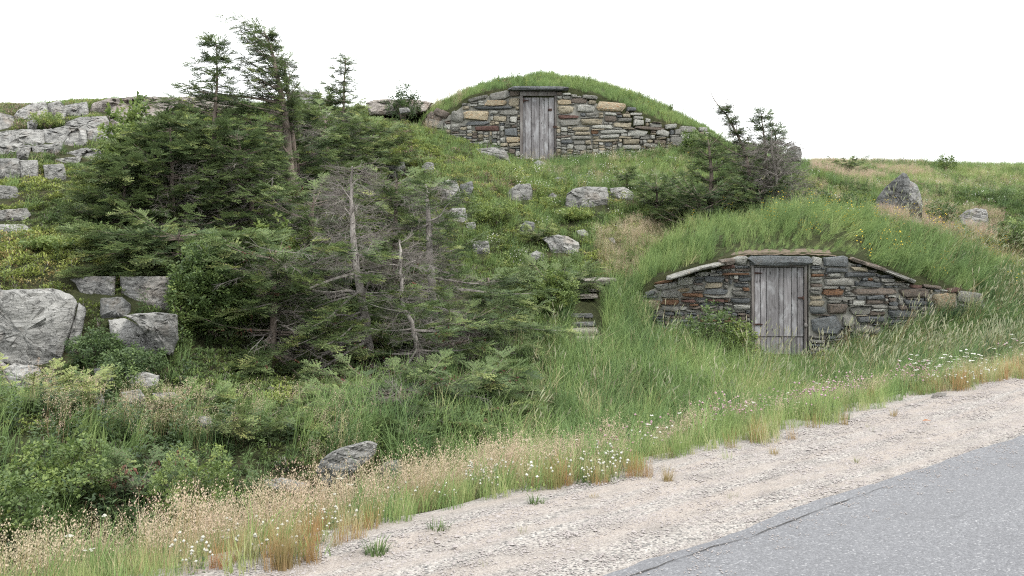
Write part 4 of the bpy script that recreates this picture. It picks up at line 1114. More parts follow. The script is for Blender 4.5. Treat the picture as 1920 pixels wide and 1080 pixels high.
MEAD = [(960,330),(975,300),(1060,290),(1340,270),(1360,320),(1260,390),(1170,395),(1040,350)]
RFIELD = [(1440,280),(2300,270),(2300,480),(1900,500),(1700,445),(1500,400),(1420,360)]
CENT = [(740,340),(900,300),(1060,340),(1240,390),(1240,500),(1120,640),(1020,660),(950,580),(860,500),(760,420)]
THICK = [(-200,700),(120,760),(330,770),(700,800),(860,860),(700,1000),(300,1010),(0,1060),(-200,1080)]
GULLY = [(560,800),(860,700),(1000,650),(1060,700),(1000,860),(700,960),(560,900)]
YELLOWB = [(-100,430),(190,430),(200,500),(120,540),(-100,540)]
PINKG = [(1640,400),(1740,390),(1880,402),(1895,462),(1760,462),(1640,446)]
PINKG2 = [(1520,300),(1700,292),(1780,330),(1600,345),(1520,330)]
def fields(c, seed):
    x, y, z, px, py, s, t, on1, on2 = c
    reg = {}
    n1 = fnoise(x, y, 31, 1.3); n2 = fnoise(x, y, 32, .45); n3 = fnoise(x, y, 33, 3.0)
    return n1, n2, n3
def place(name, key, dmax, densf, tintf, sclf=(.8, 1.2), leanf=None, seed=0, group=None, sink=0.0, rocksok=False, kmax=44, wallmargin=True):
    c = candidates(dmax, seed=seed, kmax=kmax); x, y, z, px, py, s, t, on1, on2 = c
    n1 = fnoise(x, y, 31, 1.3); n2 = fnoise(x, y, 32, .45); n3 = fnoise(x, y, 33, 3.0)
    Q = dict(x=x, y=y, z=z, px=px, py=py, s=s, t=t, on1=on1, on2=on2, n1=n1, n2=n2, n3=n3)
    D = densf(Q) / dmax; g = np.random.default_rng(seed + 999)
    keep = (g.random(len(x)) < D) & ~walls_block(x, y)
    if not rocksok: keep &= ~rocks_block(x, y, px, py)
    Q = {k: v[keep] for k, v in Q.items()}; n = len(Q['x'])
    yaw = g.random(n) * 6.283
    if leanf: la, ld = leanf(Q, g, n)
    else: la, ld = g.random(n) * .2, g.random(n) * 6.283
    sc = g.uniform(sclf[0], sclf[1], n) if not callable(sclf) else sclf(Q, g, n)
    tn = np.clip(tintf(Q, g, n), 0, 1)
    o = scatter(name, key, np.stack([Q['x'], Q['y'], Q['z'] - sink], 1), euler_lean(yaw, la, ld), sc, tn)
    if VERB: print('SCATTER', name, key, n)
    return o
VERB = False
def ip(Q, poly): return inpoly(Q['px'], Q['py'], poly)
def verge(Q):                            # dry band along the gravel: wide at the left, narrow at the right
    wd = np.interp(Q['t'], [-4, 1, 6, 10, 14, 20], [1.9, 1.75, 1.25, .85, .75, .7]) + (Q['n2'] - .5) * .35
    return Q['s'] - .10 + (Q['n2'] - .5) * .34 + (Q['n1'] - .5) * .22, wd
def wind(Q, g, n):                       # long grass laid over to the right by the wind
    a = np.interp(Q['px'], [900, 1200, 1400, 1600, 1900], [.15, .25, .38, .7, .8]) * (.3 + .8 * Q['n1'] + .6 * Q['n2']) + g.normal(0, .2, n)
    return a, g.normal(0, .6, n) + (Q['n2'] - .5) * 1.6 + np.pi * 0.0
front = lambda Q: (Q['s'] > .0)
def d_long(Q):
    s, wd = verge(Q); D = np.zeros(len(s))
    D = np.where(ip(Q, BG) | ip(Q, DARKG) | ip(Q, STEPG), 62, D)
    D = np.where(ip(Q, GULLY), 34 * (.4 + Q['n1']), D)
    D = np.where(Q['on1'], 60 * (Q['y'] - M1.face(Q['x']) < np.where(Q['px'] > 1640, 2.3, 3.1)), D)
    D = np.where((s > .5) & (s < 3.4) & (D == 0), 26 * (Q['t'] > 3.2) + 4, D)
    return np.where((s > wd) | Q['on1'], D, 0) * ((s > .5) | Q['on1'])
def t_long(Q, g, n):
    b = .42 + .28 * (Q['n1'] - .5) + .25 * (Q['n2'] - .5) + g.normal(0, .12, n)
    b = np.where((g.random(n) < .04) & ~Q['on1'], .93, b)
    b = np.where(ip(Q, DARKG), b - .15, b)
    b = np.where(Q['on1'], b + .12 + .08 * (Q['px'] < 1420), b)
    b = np.where(ip(Q, BG) & (Q['px'] < 1480) & (Q['py'] < 790), b + .1, b)
    b = np.where(ip(Q, GULLY), b - .02, b)
    return b
def s_long(Q, g, n):
    sc = g.uniform(.65, 1.1, n)
    sc = np.where(Q['on1'], sc * np.interp(Q['px'], [1150, 1400, 1560, 1900], [.85, .62, .8, .9]), sc)
    sc = np.where(Q['on1'] & (Q['y'] - M1.face(Q['x']) > 1.5) & (Q['px'] > 1620), sc * .6, sc)
    near = Q['on1'] & (Q['y'] - M1.face(Q['x']) < .5) & (Q['px'] > 1340) & (Q['px'] < 1620)
    sc = np.where(near, sc * .45, sc)
    nf = (~Q['on1']) & (np.abs(Q['y'] - M1.face(Q['x'])) < 1.3) & (Q['px'] > 1380) & (Q['px'] < 1560)
    return np.where(nf, sc * .55, sc)
place('tall_grass', 'long', 64, d_long, t_long, s_long, wind, 1, kmax=24)
def d_tim(Q):
    s, wd = verge(Q)
    return np.where(Q['on1'], 5 * (Q['px'] > 1660), np.where(ip(Q, DARKG), 23, np.where(ip(Q, BG) & (Q['px'] > 1380), 10, np.where(ip(Q, STEPG) | ip(Q, BG), 2.5, 0)))) * ((s > wd) | Q['on1'])
place('seeding_grass', 'timothy', 28, d_tim, lambda Q, g, n: g.uniform(.2, .9, n), (.7, 1.05), wind, 2, kmax=24)
def d_mid(Q):
    s, wd = verge(Q); D = np.full(len(s), 5.0)
    D = np.where(ip(Q, CENT), 22 * np.clip((Q['n1'] - .15) * 2, .1, 1), D)
    D = np.where(ip(Q, RFIELD), np.where(Q['py'] > 345, 9, 40), D)
    D = np.where(ip(Q, THICK), 20 * (Q['n1'] > .4) + 5, D)
    D = np.where((Q['px'] < 800) & (Q['py'] < 740), 2 + 8 * (Q['n3'] > .62), D)
    D = np.where(ip(Q, MEAD), 14, D)
    D = np.where(Q['on2'], 55, D)
    return np.where(s > wd * .8, D, np.where(s > .2, 25, 0)) * ~Q['on1'] * (s > 0)
def t_mid(Q, g, n):
    b = .50 + .35 * (Q['n1'] - .5) + g.normal(0, .09, n)
    b = np.where(ip(Q, RFIELD), b + .05 + .4 * (Q['n3'] - .5) + .3 * (Q['n2'] - .5) - .12 * ((Q['py'] > 350) & (Q['px'] < 1680)), b); b = np.where(Q['on2'], b + .04, b); b = np.where(ip(Q, THICK), b - .1, b)
    return b
place('meadow_grass', 'mid', 58, d_mid, t_mid, lambda Q, g, n: g.uniform(.7, 1.25, n) * np.where(Q['on2'], .72, 1), lambda Q, g, n: (np.abs(g.normal(.25, .15, n)), g.normal(0, .7, n)), 3)
def d_short(Q):
    s, wd = verge(Q); D = np.zeros(len(s))
    D = np.where(ip(Q, MEAD), 75, D); D = np.where(ip(Q, CENT), 38, D); D = np.where(Q['on2'], 40, D); D = np.where(ip(Q, RFIELD), 26, D)
    D = np.where((Q['px'] < 1000) & (Q['py'] < 320), 22, D)
    D = np.where((s > .05) & (s < wd), 30, D)
    return D * (s > .05)
place('short_grass', 'short', 80, d_short, lambda Q, g, n: .56 + .35 * (Q['n1'] - .5) + g.normal(0, .09, n), (.8, 1.4), None, 4)
# dry bent grass along the road and in patches
def d_pan(Q):
    s, wd = verge(Q); D = np.zeros(len(s))
    D = np.where((s > .12) & (s < wd + .25), np.interp(Q['px'], [0, 900, 1300, 1900], [105, 84, 66, 46]) * np.clip(Q['n2'] * 2.2 - .35, .1, 1) * np.where(s < .4, .6, 1), D)
    D = np.where(ip(Q, THICK) & (Q['py'] < 850) & (Q['px'] > 60), 26 * (Q['n1'] > .48), D)
    D = np.where(ip(Q, RFIELD), 14 * (Q['n3'] > .52), D); D = np.where(ip(Q, PINKG), 130 * np.clip(Q['n2'] * 1.6, .4, 1), D); D = np.where(ip(Q, PINKG2), 90 * (Q['n1'] > .3) + 20, D)
    D = np.where(ip(Q, [(1110,440),(1290,410),(1215,530),(1130,535)]), 95, D)
    D = np.where(ip(Q, GULLY), 10, D); D = np.where(ip(Q, MEAD), 6, D)
    D = np.where((Q['px'] > 780) & (Q['px'] < 960) & (Q['py'] < 250) & (Q['py'] > 180), 20, D)
    return D * (~Q['on1'] | (ip(Q, PINKG) & (Q['y'] - M1.face(Q['x']) > 2.2)))
place('dry_bent_grass', 'panicle', 155, d_pan, lambda Q, g, n: np.where(ip(Q, PINKG) | ip(Q, PINKG2), .85, .42 + .5 * (Q['n1'] - .4)) + g.normal(0, .15, n), lambda Q, g, n: g.uniform(.6, 1.1, n) * np.interp(Q['px'], [0, 700, 1300, 1900], [1.05, .95, .78, .62]), lambda Q, g, n: (np.abs(g.normal(.15, .12, n)), g.normal(0, .8, n)), 5)
def d_fine(Q):
    s, wd = verge(Q); return np.where((s > .03) & (s < wd + .1), 170 * np.clip(Q['n2'] * 1.6, .3, 1), 0)
place('verge_grass', 'finegrass', 170, d_fine, lambda Q, g, n: .83 + .4 * (Q['n2'] - .45) + g.normal(0, .13, n), (.4, 1.0), None, 6, kmax=20)
def d_or(Q):
    s, wd = verge(Q); return np.where((s > -.03) & (s < .34), 110 * (Q['n2'] > .54) * np.interp(Q['px'], [900, 1500], [1, .5]) + 7, np.where((s > .3) & (s < 1.0) & (Q['px'] < 620), 28 * (Q['n2'] > .5), 0))
place('orange_fringe_grass', 'orange', 125, d_or, lambda Q, g, n: .45 + .8 * (Q['n2'] - .5) + g.normal(0, .18, n), (.5, 1.25), lambda Q, g, n: (np.abs(g.normal(.1, .1, n)), g.uniform(0, 6.28, n)), 7, kmax=20)
# low heath
def d_heath(Q):
    s, wd = verge(Q); D = np.full(len(s), 30.0)
    D = np.where((Q['px'] < 830) & (Q['py'] < 760), 75, D)
    D = np.where(ip(Q, MEAD), 8, D); D = np.where(ip(Q, RFIELD), np.where(Q['py'] > 345, 62, 30 * (Q['n3'] > .45) + 6), D)
    D = np.where(ip(Q, CENT), 36, D); D = np.where(ip(Q, THICK), 52, D)
    D = np.where(ip(Q, BG) | ip(Q, DARKG) | ip(Q, STEPG), 0, D)
    bk = Q['on1'] & (Q['y'] - M1.face(Q['x']) > 3.0)
    return np.where(s > wd, D, 0) * (~Q['on1'] | bk) * ~Q['on2']
def t_heath(Q, g, n):
    b = .50 + .55 * (Q['n1'] - .5) + .2 * (Q['n3'] - .5) + g.normal(0, .13, n)
    b = np.where(ip(Q, YELLOWB), b + .28, b); b = np.where(ip(Q, CENT), b + .12, b); b = np.where(ip(Q, RFIELD) & (Q['py'] > 345), b - .12, b); b = np.where(ip(Q, THICK), b - .15, b); b = np.where((Q['px'] < 500) & (Q['py'] > 545), b - .14, b)
    return np.clip(b, 0, .93)
place('low_heath', 'heath', 76, d_heath, t_heath, (.7, 1.45), None, 8)
def d_brown(Q):
    s, wd = verge(Q)
    D = np.where((Q['px'] < 960) & (Q['py'] < 345), 14 * (Q['n2'] > .55), 0.)
    D = np.where(ip(Q, [(880,330),(960,325),(980,350),(940,370),(890,350)]), 60, D)
    D = np.where(ip(Q, [(-100,200),(60,195),(60,245),(-100,262)]), 60, D)
    D = np.where(ip(Q, THICK), 18 * (Q['n1'] < .38), D)
    D = np.where(ip(Q, [(640,240),(760,240),(780,300),(650,300)]), 30, D)
    D = np.where(ip(Q, RFIELD), 18 * (Q['n2'] > .6), D)
    D = np.where(ip(Q, [(560,640),(900,600),(940,700),(700,760),(560,740)]), 40, D)
    return D * (s > wd) * ~Q['on1']
place('brown_heath', 'brown', 62, d_brown, lambda Q, g, n: g.uniform(.1, .9, n), (.7, 1.4), None, 9)
def d_herb(Q):
    s, wd = verge(Q); D = np.where(ip(Q, CENT), 20 * (Q['n2'] > .35), 0.)
    D = np.where(ip(Q, THICK), 26 * (Q['n2'] > .3), D); D = np.where(ip(Q, YELLOWB), 18, D)
    D = np.where(ip(Q, [(960,500),(1080,480),(1080,640),(960,640)]), 40, D)
    D = np.where((Q['px'] > 1480) & ip(Q, RFIELD), 12 * (Q['n1'] < .45), D); D = np.where(Q['on2'], 7 * (Q['n2'] > .45), D); D = np.where(ip(Q, BG), 4 * (Q['n1'] < .4), D)
    D = np.where((Q['px'] < 400) & (Q['py'] > 560) & (Q['py'] < 760), 7, D)
    D = np.where((Q['px'] > 100) & (Q['px'] < 450) & (Q['py'] > 340) & (Q['py'] < 560), 8, D)
    return D * (s > wd) * ~Q['on1']
place('leafy_herbs', 'herb', 42, d_herb, lambda Q, g, n: .5 + .5 * (Q['n2'] - .5) + .2 * ip(Q, YELLOWB) + .12 * ip(Q, CENT) - .3 * ((Q['px'] < 450) & (Q['py'] > 545)) - .15 * ip(Q, THICK) + g.normal(0, .15, n), (.55, 1.15), None, 10)
# flowers
def vg(lo, hi, a, b, dens):
    def f(Q):
        s, wd = verge(Q); return np.where((s > lo) & (s < wd * hi) & (Q['px'] > a) & (Q['px'] < b), dens * (Q['n2'] > .4), 0.)
    return f
place('white_clover', 'wclover', 70, lambda Q: vg(.05, .75, 330, 1420, 22)(Q) + vg(.0, 1, 1600, 2200, 12)(Q) + vg(.0, .6, -100, 330, 8)(Q), lambda Q, g, n: g.uniform(0, 1, n), (.6, 1.1), None, 12, kmax=20)
place('yarrow', 'yarrow', 10, lambda Q: vg(.2, 1, -100, 1300, 1.2)(Q) + vg(.1, 1, 1220, 2200, 7)(Q), lambda Q, g, n: g.uniform(0, 1, n), (.7, 1.1), None, 13, kmax=20)
place('pink_clover', 'pclover', 60, lambda Q: vg(.1, 1.25, 1120, 1760, 34)(Q) + vg(.2, 1, 1700, 1900, 8)(Q), lambda Q, g, n: g.uniform(0, 1, n), (.7, 1.15), None, 14, kmax=20)
def d_yel(Q):
    w = Q['y'] - M1.face(Q['x'])
    return np.where(Q['on1'] & (w > .15), np.interp(Q['px'], [1250, 1380, 1500, 1700, 2000], [1, 5, 10, 20, 16]), 0) * (Q['n1'] > .3)
place('yellow_flowers', 'yellow', 21, d_yel, lambda Q, g, n: g.uniform(0, 1, n), (.75, 1.1), wind, 15, kmax=24)
def d_yel2(Q):
    D = np.where(Q['on2'], np.interp(Q['px'], [800, 1050, 1200, 1330], [1, 2, 14, 10]), 0); D = np.where(ip(Q, MEAD), 3.5, D); D = np.where(ip(Q, CENT), .8, D)
    return np.where(ip(Q, [(1270,640),(1360,650),(1360,690),(1280,690)]), 16, D)
place('small_yellow_flowers', 'yellowlow', 18, d_yel2, lambda Q, g, n: g.uniform(0, 1, n), (.8, 1.3), None, 16)
place('white_meadow_flowers', 'wclover', 8, lambda Q: np.where(ip(Q, MEAD), 4, np.where(ip(Q, CENT), 3.5 * (Q['n2'] > .5), np.where(ip(Q, RFIELD), 1.5, 0.))) , lambda Q, g, n: g.uniform(0, 1, n), (.8, 1.4), None, 17)
place('gravel_weeds', 'finegrass', 12, lambda Q: np.where((Q['s'] < .12) & (Q['s'] > -.5), 10 * np.clip(1 + Q['s'] * 2, .1, 1) * (Q['n2'] > .5) + .6, 0), lambda Q, g, n: g.uniform(.6, 1, n), (.15, .55), None, 18, kmax=14)
# loose stones on the gravel
g = np.random.default_rng(5); n = 6000; t_ = g.uniform(-1.5, 9, n); s_ = g.uniform(-1.03, .10, n); x_, y_ = xy(s_, t_)
z_ = np.array([grav_h(a, b) for a, b in zip(t_, s_)]) + .013
scatter('loose_gravel', 'pebble', np.stack([x_, y_, z_], 1), euler_lean(g.random(n) * 6.28, np.zeros(n), np.zeros(n)), g.uniform(.5, 1.3, n) * np.where(g.random(n) < .03, 2.0, 1), g.random(n))

n = 420; t_ = g.uniform(-1.5, 9, n); s_ = -1.10 - np.abs(g.normal(0, .16, n)); x_, y_ = xy(s_, t_)
scatter('stray_grit', 'pebble', np.stack([x_, y_, np.full(n, .033)], 1), euler_lean(g.random(n) * 6.28, np.zeros(n), np.zeros(n)), g.uniform(.35, .9, n), g.random(n))
# ---------------------------------------------------------------- trees and bushes
def tube(V, Fc, pts, rad, n=6):
    b = len(V); fr = None
    for k, p in enumerate(pts):
        p = Vector(p); q = (Vector(pts[min(k + 1, len(pts) - 1)]) - Vector(pts[max(k - 1, 0)])).normalized()
        a = q.orthogonal().normalized() if fr is None else (fr - q * fr.dot(q)).normalized(); fr = a; c = q.cross(a)
        for i in range(n):
            t = 2 * math.pi * i / n; V.append(p + (a * math.cos(t) + c * math.sin(t)) * rad[k])
    for k in range(len(pts) - 1):
        for i in range(n):
            Fc.append((b + k * n + i, b + k * n + (i + 1) % n, b + (k + 1) * n + (i + 1) % n, b + (k + 1) * n + i))
    Fc.append(tuple(b + (len(pts) - 1) * n + i for i in range(n)))
def smooth_path(pts, per=4):
    out = []; n = len(pts)
    for k in range(n - 1):
        p0, p1, p2, p3 = pts[max(k - 1, 0)], pts[k], pts[k + 1], pts[min(k + 2, n - 1)]
        for j in range(per):
            t = j / per
            out.append(tuple(.5 * ((2 * b) + (c - a) * t + (2 * a - 5 * b + 4 * c - d) * t * t + (3 * b - a - 3 * c + d) * t ** 3) for a, b, c, d in zip(p0, p1, p2, p3)))
    out.append(tuple(pts[-1])); return out
LEFT, RIGHT, BACK, FRONT = math.pi, 0.0, math.pi / 2, -math.pi / 2
def spruce(label, trunk, nb, Lf, d=None, f0=.1, f1=1.0, el=(-.15, .35), wind=0.0, wdir=LEFT, bare=.25, key='spray', step=.075, side=.42, tint=.4,
           dead=0, deadL=.5, deadf=(0, 1), limbs=(), cones_=0, bark='bark', name='spruce_tree', cat='spruce tree', group=None, seed=0, skip=None, flatv=.10, tubes=True):
    """trunk: (px, py, radius in cm); Lf(f) gives branch length in metres at height f"""
    r = random.Random(seed * 17 + 3)
    if d is None: d = hit(trunk[0][0], trunk[0][1], mounds=True) or 20.0
    pts = [(*P(a, b, d), c / 100) for a, b, c in trunk]
    pts = [(x, y + .12 * math.sin(k * 1.3 + seed), z, rr) for k, (x, y, z, rr) in enumerate(pts)]
    bx0, by0 = pts[0][0], pts[0][1]; zb = float(H(np.array([bx0]), np.array([by0]))[0])
    pts[0] = (bx0, by0, zb - .12, pts[0][3])
    sp = smooth_path(pts, 5); base = Vector((bx0, by0, zb))
    root = empty(name, base); tag(root, label, cat, group)
    V, Fc = [], []
    wob_ = [Vector((noise.noise(Vector((k * .7, seed, 0))), noise.noise(Vector((k * .7, seed, 9))), 0)) * .02 for k in range(len(sp))]
    tube(V, Fc, [Vector(p[:3]) - base + w for p, w in zip(sp, wob_)], [max(.004, p[3]) for p in sp], 8)
    mesh_obj('trunk', V, Fc, M[bark], root, smooth=60)
    zs = [p[2] for p in sp]; ztop = zs[-1]
    def at(f):
        z = zs[0] + (ztop - zs[0]) * f
        for k in range(len(sp) - 1):
            if sp[k + 1][2] >= z or k == len(sp) - 2:
                u = (z - sp[k][2]) / max(1e-6, sp[k + 1][2] - sp[k][2]); u = min(max(u, 0), 1)
                return Vector([sp[k][i] + (sp[k + 1][i] - sp[k][i]) * u for i in range(3)]), sp[k][3]
    SP, SR, SS, ST = [], [], [], []; DP, DR, DS = [], [], []; CP = []
    BV, BF = [], []
    nb = int(nb * (.92 if seed in (1, 14, 15, 16, 19, 20, 21, 23) else 1.4)); dead = int(dead * (1.7 if seed in (14, 15, 16, 19, 20, 21, 23) else 1))
    ntier = max(2, int((ztop - zs[0]) * (f1 - f0) / .21))
    for i in range(nb):
        f = (i + .5) / nb; f = (math.floor(f * ntier) + .5 + r.uniform(-.16, .16)) / ntier; f = f0 + (f1 - f0) * min(1, f)
        p0, tr = at(f); az = i * 2.399 + r.uniform(-.5, .5)
        L = Lf(f) * r.uniform(.65, 1.15)
        if wind:
            c = math.cos(az - wdir); az = az - wind * .55 * math.sin(az - wdir); L *= (1 + wind * .75 * c) if c > 0 else (1 + wind * .8 * c)
        if skip and skip(f, az): continue
        L = max(L, .08); e0 = el[0] + (el[1] - el[0]) * f + r.uniform(-.12, .12)
        path = [p0]; nn = 6; cur = p0.copy(); e = e0
        for k in range(nn):
            e += .05 - .12 * (L > 1) * (k < 3) + .05 * (k > 3); cur = cur + dirv(az + r.uniform(-.08, .08), e) * L / nn; path.append(cur)
        tube(BV, BF, [q_ - base for q_ in path], [max(.003, min(tr * .45, .004 + L * .011) * (1 - .8 * k / nn)) for k in range(nn + 1)], 4)
        def pa(gf):
            k = min(nn - 1, int(gf * nn)); return path[k].lerp(path[k + 1], gf * nn - k)
        ns = max(2, int(L * (1 - bare) / step))
        for k in range(ns + 1):
            gf = bare + (1 - bare) * k / ns; q_ = pa(min(gf, .999))
            for sg in (-1, 1):
                sl = (side * L * (1.05 - gf) + .06) * r.uniform(.6, 1.1); a2 = az + sg * r.uniform(.45, 1.05)
                m_ = max(1, int(sl / .15))
                for j in range(m_):
                    pos = q_ + dirv(a2, 0) * (sl * j / m_) + Vector((0, 0, r.uniform(-.03, .03) - .04 * j))
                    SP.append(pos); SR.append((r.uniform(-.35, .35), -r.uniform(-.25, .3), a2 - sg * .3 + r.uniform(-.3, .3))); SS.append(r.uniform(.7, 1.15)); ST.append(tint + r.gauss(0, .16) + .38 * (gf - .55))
                    if cones_ and r.random() < cones_: CP.append(pos + dirv(a2, 0) * .08)
        SP.append(pa(.97)); SR.append((0, -e, az)); SS.append(1.0); ST.append(tint + .1)
    for i in range(dead):                  # fine dead twigs about the stem and the inner branches
        f = deadf[0] + (deadf[1] - deadf[0]) * r.random(); p0, tr = at(f); az = r.uniform(0, 6.28); L = deadL * r.uniform(.3, 1)
        if wind: az -= wind * .6 * math.sin(az - wdir)
        for k in range(max(1, int(L / .16))):
            DP.append(p0 + dirv(az, -.1) * (k * .16 + .02) + Vector((0, 0, r.uniform(-.03, .03)))); DR.append((r.uniform(0, 6.28), r.uniform(-.4, .4), az + r.uniform(-.7, .7))); DS.append(r.uniform(.7, 1.25))
    for (a, b, rr, lst) in [(l[0], l[1], l[2], l[3]) for l in limbs]:     # the large bare limbs seen in the photograph
        Pq = [P(a, b, d)] + [P(x, y, d + dy) for x, y, dy in lst]
        q_ = smooth_path([tuple(v) for v in Pq], 4); v2, f2 = [], []
        tube(v2, f2, [Vector(v) - base for v in q_], [rr / 100 * (1 - .85 * k / (len(q_) - 1)) for k in range(len(q_))], 6)
        mesh_obj('branch', v2, f2, M[bark], root, smooth=60)
        for k in range(2, len(q_)):
            for _ in range(2):
                dv = Vector(q_[k]) - Vector(q_[k - 1]); az = math.atan2(dv.y, dv.x)
                DP.append(Vector(q_[k])); DR.append((r.uniform(0, 6.28), r.uniform(-.5, .5), az + r.uniform(-.8, .8))); DS.append(r.uniform(.5, 1.0))
    if BV and tubes: tag(mesh_obj('branches', BV, BF, M[bark], root, smooth=60), kind='stuff')
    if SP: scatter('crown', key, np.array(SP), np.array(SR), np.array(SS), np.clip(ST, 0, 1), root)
    if DP: scatter('dead_twigs', 'dead', np.array(DP), np.array(DR), np.array(DS), np.clip(np.random.default_rng(seed).normal(.45, .2, len(DP)), 0, 1), root)
    if CP: scatter('cones', 'cones', np.array(CP), np.random.default_rng(seed).uniform(-1, 1, (len(CP), 3)), np.full(len(CP), 1.0), np.random.default_rng(seed).random(len(CP)), root)
    if VERB: print('TREE', label[:40], 'd=%.1f' % d, len(SP), len(DP))
    return root
cone_ = lambda a, b, p=1.0: (lambda f: b + (a - b) * (1 - f) ** p)
GW = 'wind shaped spruces on the left slope'
# tall bare trunks with wind blown top
def tallL(f): return .92 if .5 < f < .66 else (.46 - .2 * (f > .93) if f >= .66 else .5)
spruce('tallest wind swept spruce with a bare double trunk and its top blown left', [(549,440,7.5),(541,300,6.2),(533,205,5),(522,140,3.6),(508,90,2.2),(492,56,1)], 84, tallL, d=17.6, f0=.5, el=(.0, .55), wind=1.0, bare=.28, key='sprayfine', step=.085, side=.4, tint=.42,
       dead=46, deadL=.5, deadf=(.45, .97), limbs=[(549,300,2.2,[(520,262,0),(490,240,-.1),(440,215,-.1),(380,200,0),(330,185,.1)]), (537,215,2,[(520,195,0),(480,180,0),(430,172,0)]), (534,180,1.6,[(505,160,0),(470,152,.1),(440,150,0)]),
       (533,170,1.4,[(543,150,0),(540,125,.1)]), (546,250,.8,[(565,243,0),(585,246,.1)])], seed=1, bark='bark')
spruce('slimmer bare trunk standing close behind the tallest spruce trunk', [(556,425,5),(552,300,4.4),(546,200,3.6),(538,150,2.4),(530,112,1.2)], 36, lambda f: .42, d=18.1, f0=.6, el=(.1, .6), wind=.9, bare=.3, key='sprayfine', step=.13, side=.25, dead=20, deadL=.4, deadf=(.4, .98), seed=2)
spruce('thin spruce with sparse spire left of the tallest spruce', [(402,440,5),(404,300,4),(407,190,2.6),(405,140,1.6),(401,72,.6)], 54, lambda f: 1.05 if f < .5 else (.75 if f < .66 else (.36 if f < .85 else .1)), d=17.2, f0=.12, el=(-.1, .3), wind=.35, bare=.2, key='spray', step=.1, side=.36, tint=.36, seed=3)
spruce('small cone shaped spruce on the skyline right of the bare trunks', [(645,240,4),(646,175,2.2),(648,110,.7)], 50, lambda f: .12 + .62 * (1 - f) ** .9, d=24.0, f0=.05, el=(-.1, .3), wind=.25, bare=.1, key='sprayfine', step=.1, side=.35, tint=.42, seed=4)
spruce('dense layered spruce behind the leafy bush on the left', [(332,500,5),(322,340,3.2),(316,265,1.6),(314,228,.7)], 84, cone_(1.25, .2, .8), d=15.9, f0=.03, el=(-.12, .18), wind=.2, bare=.3, tint=.38, dead=90, deadL=1.0, deadf=(.05, .7), seed=5)
spruce('leftmost layered spruce of the thicket, lower than its neighbours', [(222,500,4),(224,400,2.6),(238,300,1)], 64, cone_(.9, .3, .8), d=15.4, f0=.03, el=(-.12, .15), wind=.25, bare=.28, tint=.42, seed=6)
spruce('dark spruce with grey dead inner twigs in front of the tall trunks', [(474,480,5),(466,360,3.4),(454,290,2),(444,246,.8)], 78, cone_(1.4, .35, .7), d=16.6, f0=.05, el=(-.1, .18), wind=.25, bare=.45, tint=.36, dead=120, deadL=1.1, deadf=(.05, .75), seed=7)
spruce('broad low spruce skirt spreading at the foot of the dark thicket', [(338,540,4),(336,470,2.5),(340,430,1.2)], 60, cone_(1.75, 1.2), d=14.2, f0=.05, el=(-.05, .12), bare=.25, tint=.46, seed=8)
spruce('low spruce mat below the leftmost layered spruce', [(215,520,4),(220,455,2)], 22, cone_(.75, .6), d=14.4, f0=.05, el=(0, .15), bare=.2, tint=.5, seed=9)
spruce('green spruce right of the bare trunks below the skyline', [(622,425,6),(618,310,4),(608,215,1.5)], 62, cone_(1.6, .6, .7), d=20.6, f0=.05, el=(-.1, .2), wind=.2, bare=.25, tint=.48, dead=70, deadL=1.0, seed=10)
spruce('spruce filling the gap behind the bare trunk bases', [(562,450,6),(560,350,4),(556,270,1.5)], 52, cone_(1.5, .6, .7), d=18.6, f0=.05, el=(-.1, .2), wind=.2, bare=.3, tint=.4, dead=30, deadL=.9, seed=11)
spruce('low wind clipped spruce at the right end of the upper thicket', [(695,345,5),(698,290,3),(690,240,1.5)], 46, cone_(1.35, .7, .7), d=22.4, f0=.05, el=(-.05, .2), wind=.2, bare=.2, tint=.5, seed=12)
spruce('low green spruce cushion in front of the skyline bedrock', [(610,215,3),(608,185,1.5)], 26, cone_(.95, .55), d=24.6, f0=.05, el=(0, .25), bare=.1, tint=.5, seed=13)
# middle group with dead trunks
spruce('dead topped spruce with a thick bleached trunk and white twiggy crown', [(692,690,6),(684,600,5.4),(679,553,5.2),(668,480,4),(659,400,3),(656,340,1.7),(660,312,.7)], 30, cone_(1.25, .8), d=13.2, f0=.02, f1=.62, el=(-.2, .05), wind=.5, bare=.35, tint=.46, dead=110, deadL=.40, deadf=(.5, 1.0), cones_=.03, bark='deadbark',
   limbs=[(682,555,2.4,[(655,545,-.1),(615,548,-.2),(570,540,-.2)]), (668,492,1.6,[(640,484,0),(600,486,.1),(560,486,.1)]), (684,548,1.8,[(692,530,-.1),(704,510,-.15)]), (690,640,2.6,[(660,655,-.2),(620,680,-.4),(590,700,-.5)]), (690,638,2.2,[(650,640,-.2),(600,648,-.3),(560,668,-.4)]),
   (676,525,1.1,[(650,520,.1),(615,524,.1)]), (662,410,1.1,[(648,392,0),(632,370,0),(615,362,0)]), (658,350,.9,[(672,336,0),(690,345,0)]), (665,450,1,[(690,440,.1),(712,445,.1)]), (658,375,.9,[(640,350,0),(628,335,0)]), (680,600,1.6,[(640,590,-.2),(600,600,-.3)])], seed=14)
spruce('slim bleached trunk between the two thicker dead trunks', [(790,672,3.4),(776,615,2.8),(758,572,2.4),(752,510,1.9),(748,450,.8)], 22, cone_(.85, .5), d=13.0, f0=.05, f1=.6, el=(-.2, .1), bare=.35, tint=.4, dead=90, deadL=.5, cones_=.03, bark='deadbark',
   limbs=[(752,500,1,[(735,496,0),(700,500,.1)]), (756,500,1.1,[(775,490,0),(790,488,0)]), (760,575,1.3,[(745,590,-.1),(735,610,-.2)]), (784,650,1.6,[(760,690,-.3),(735,700,-.4),(790,712,-.5)])], seed=15)
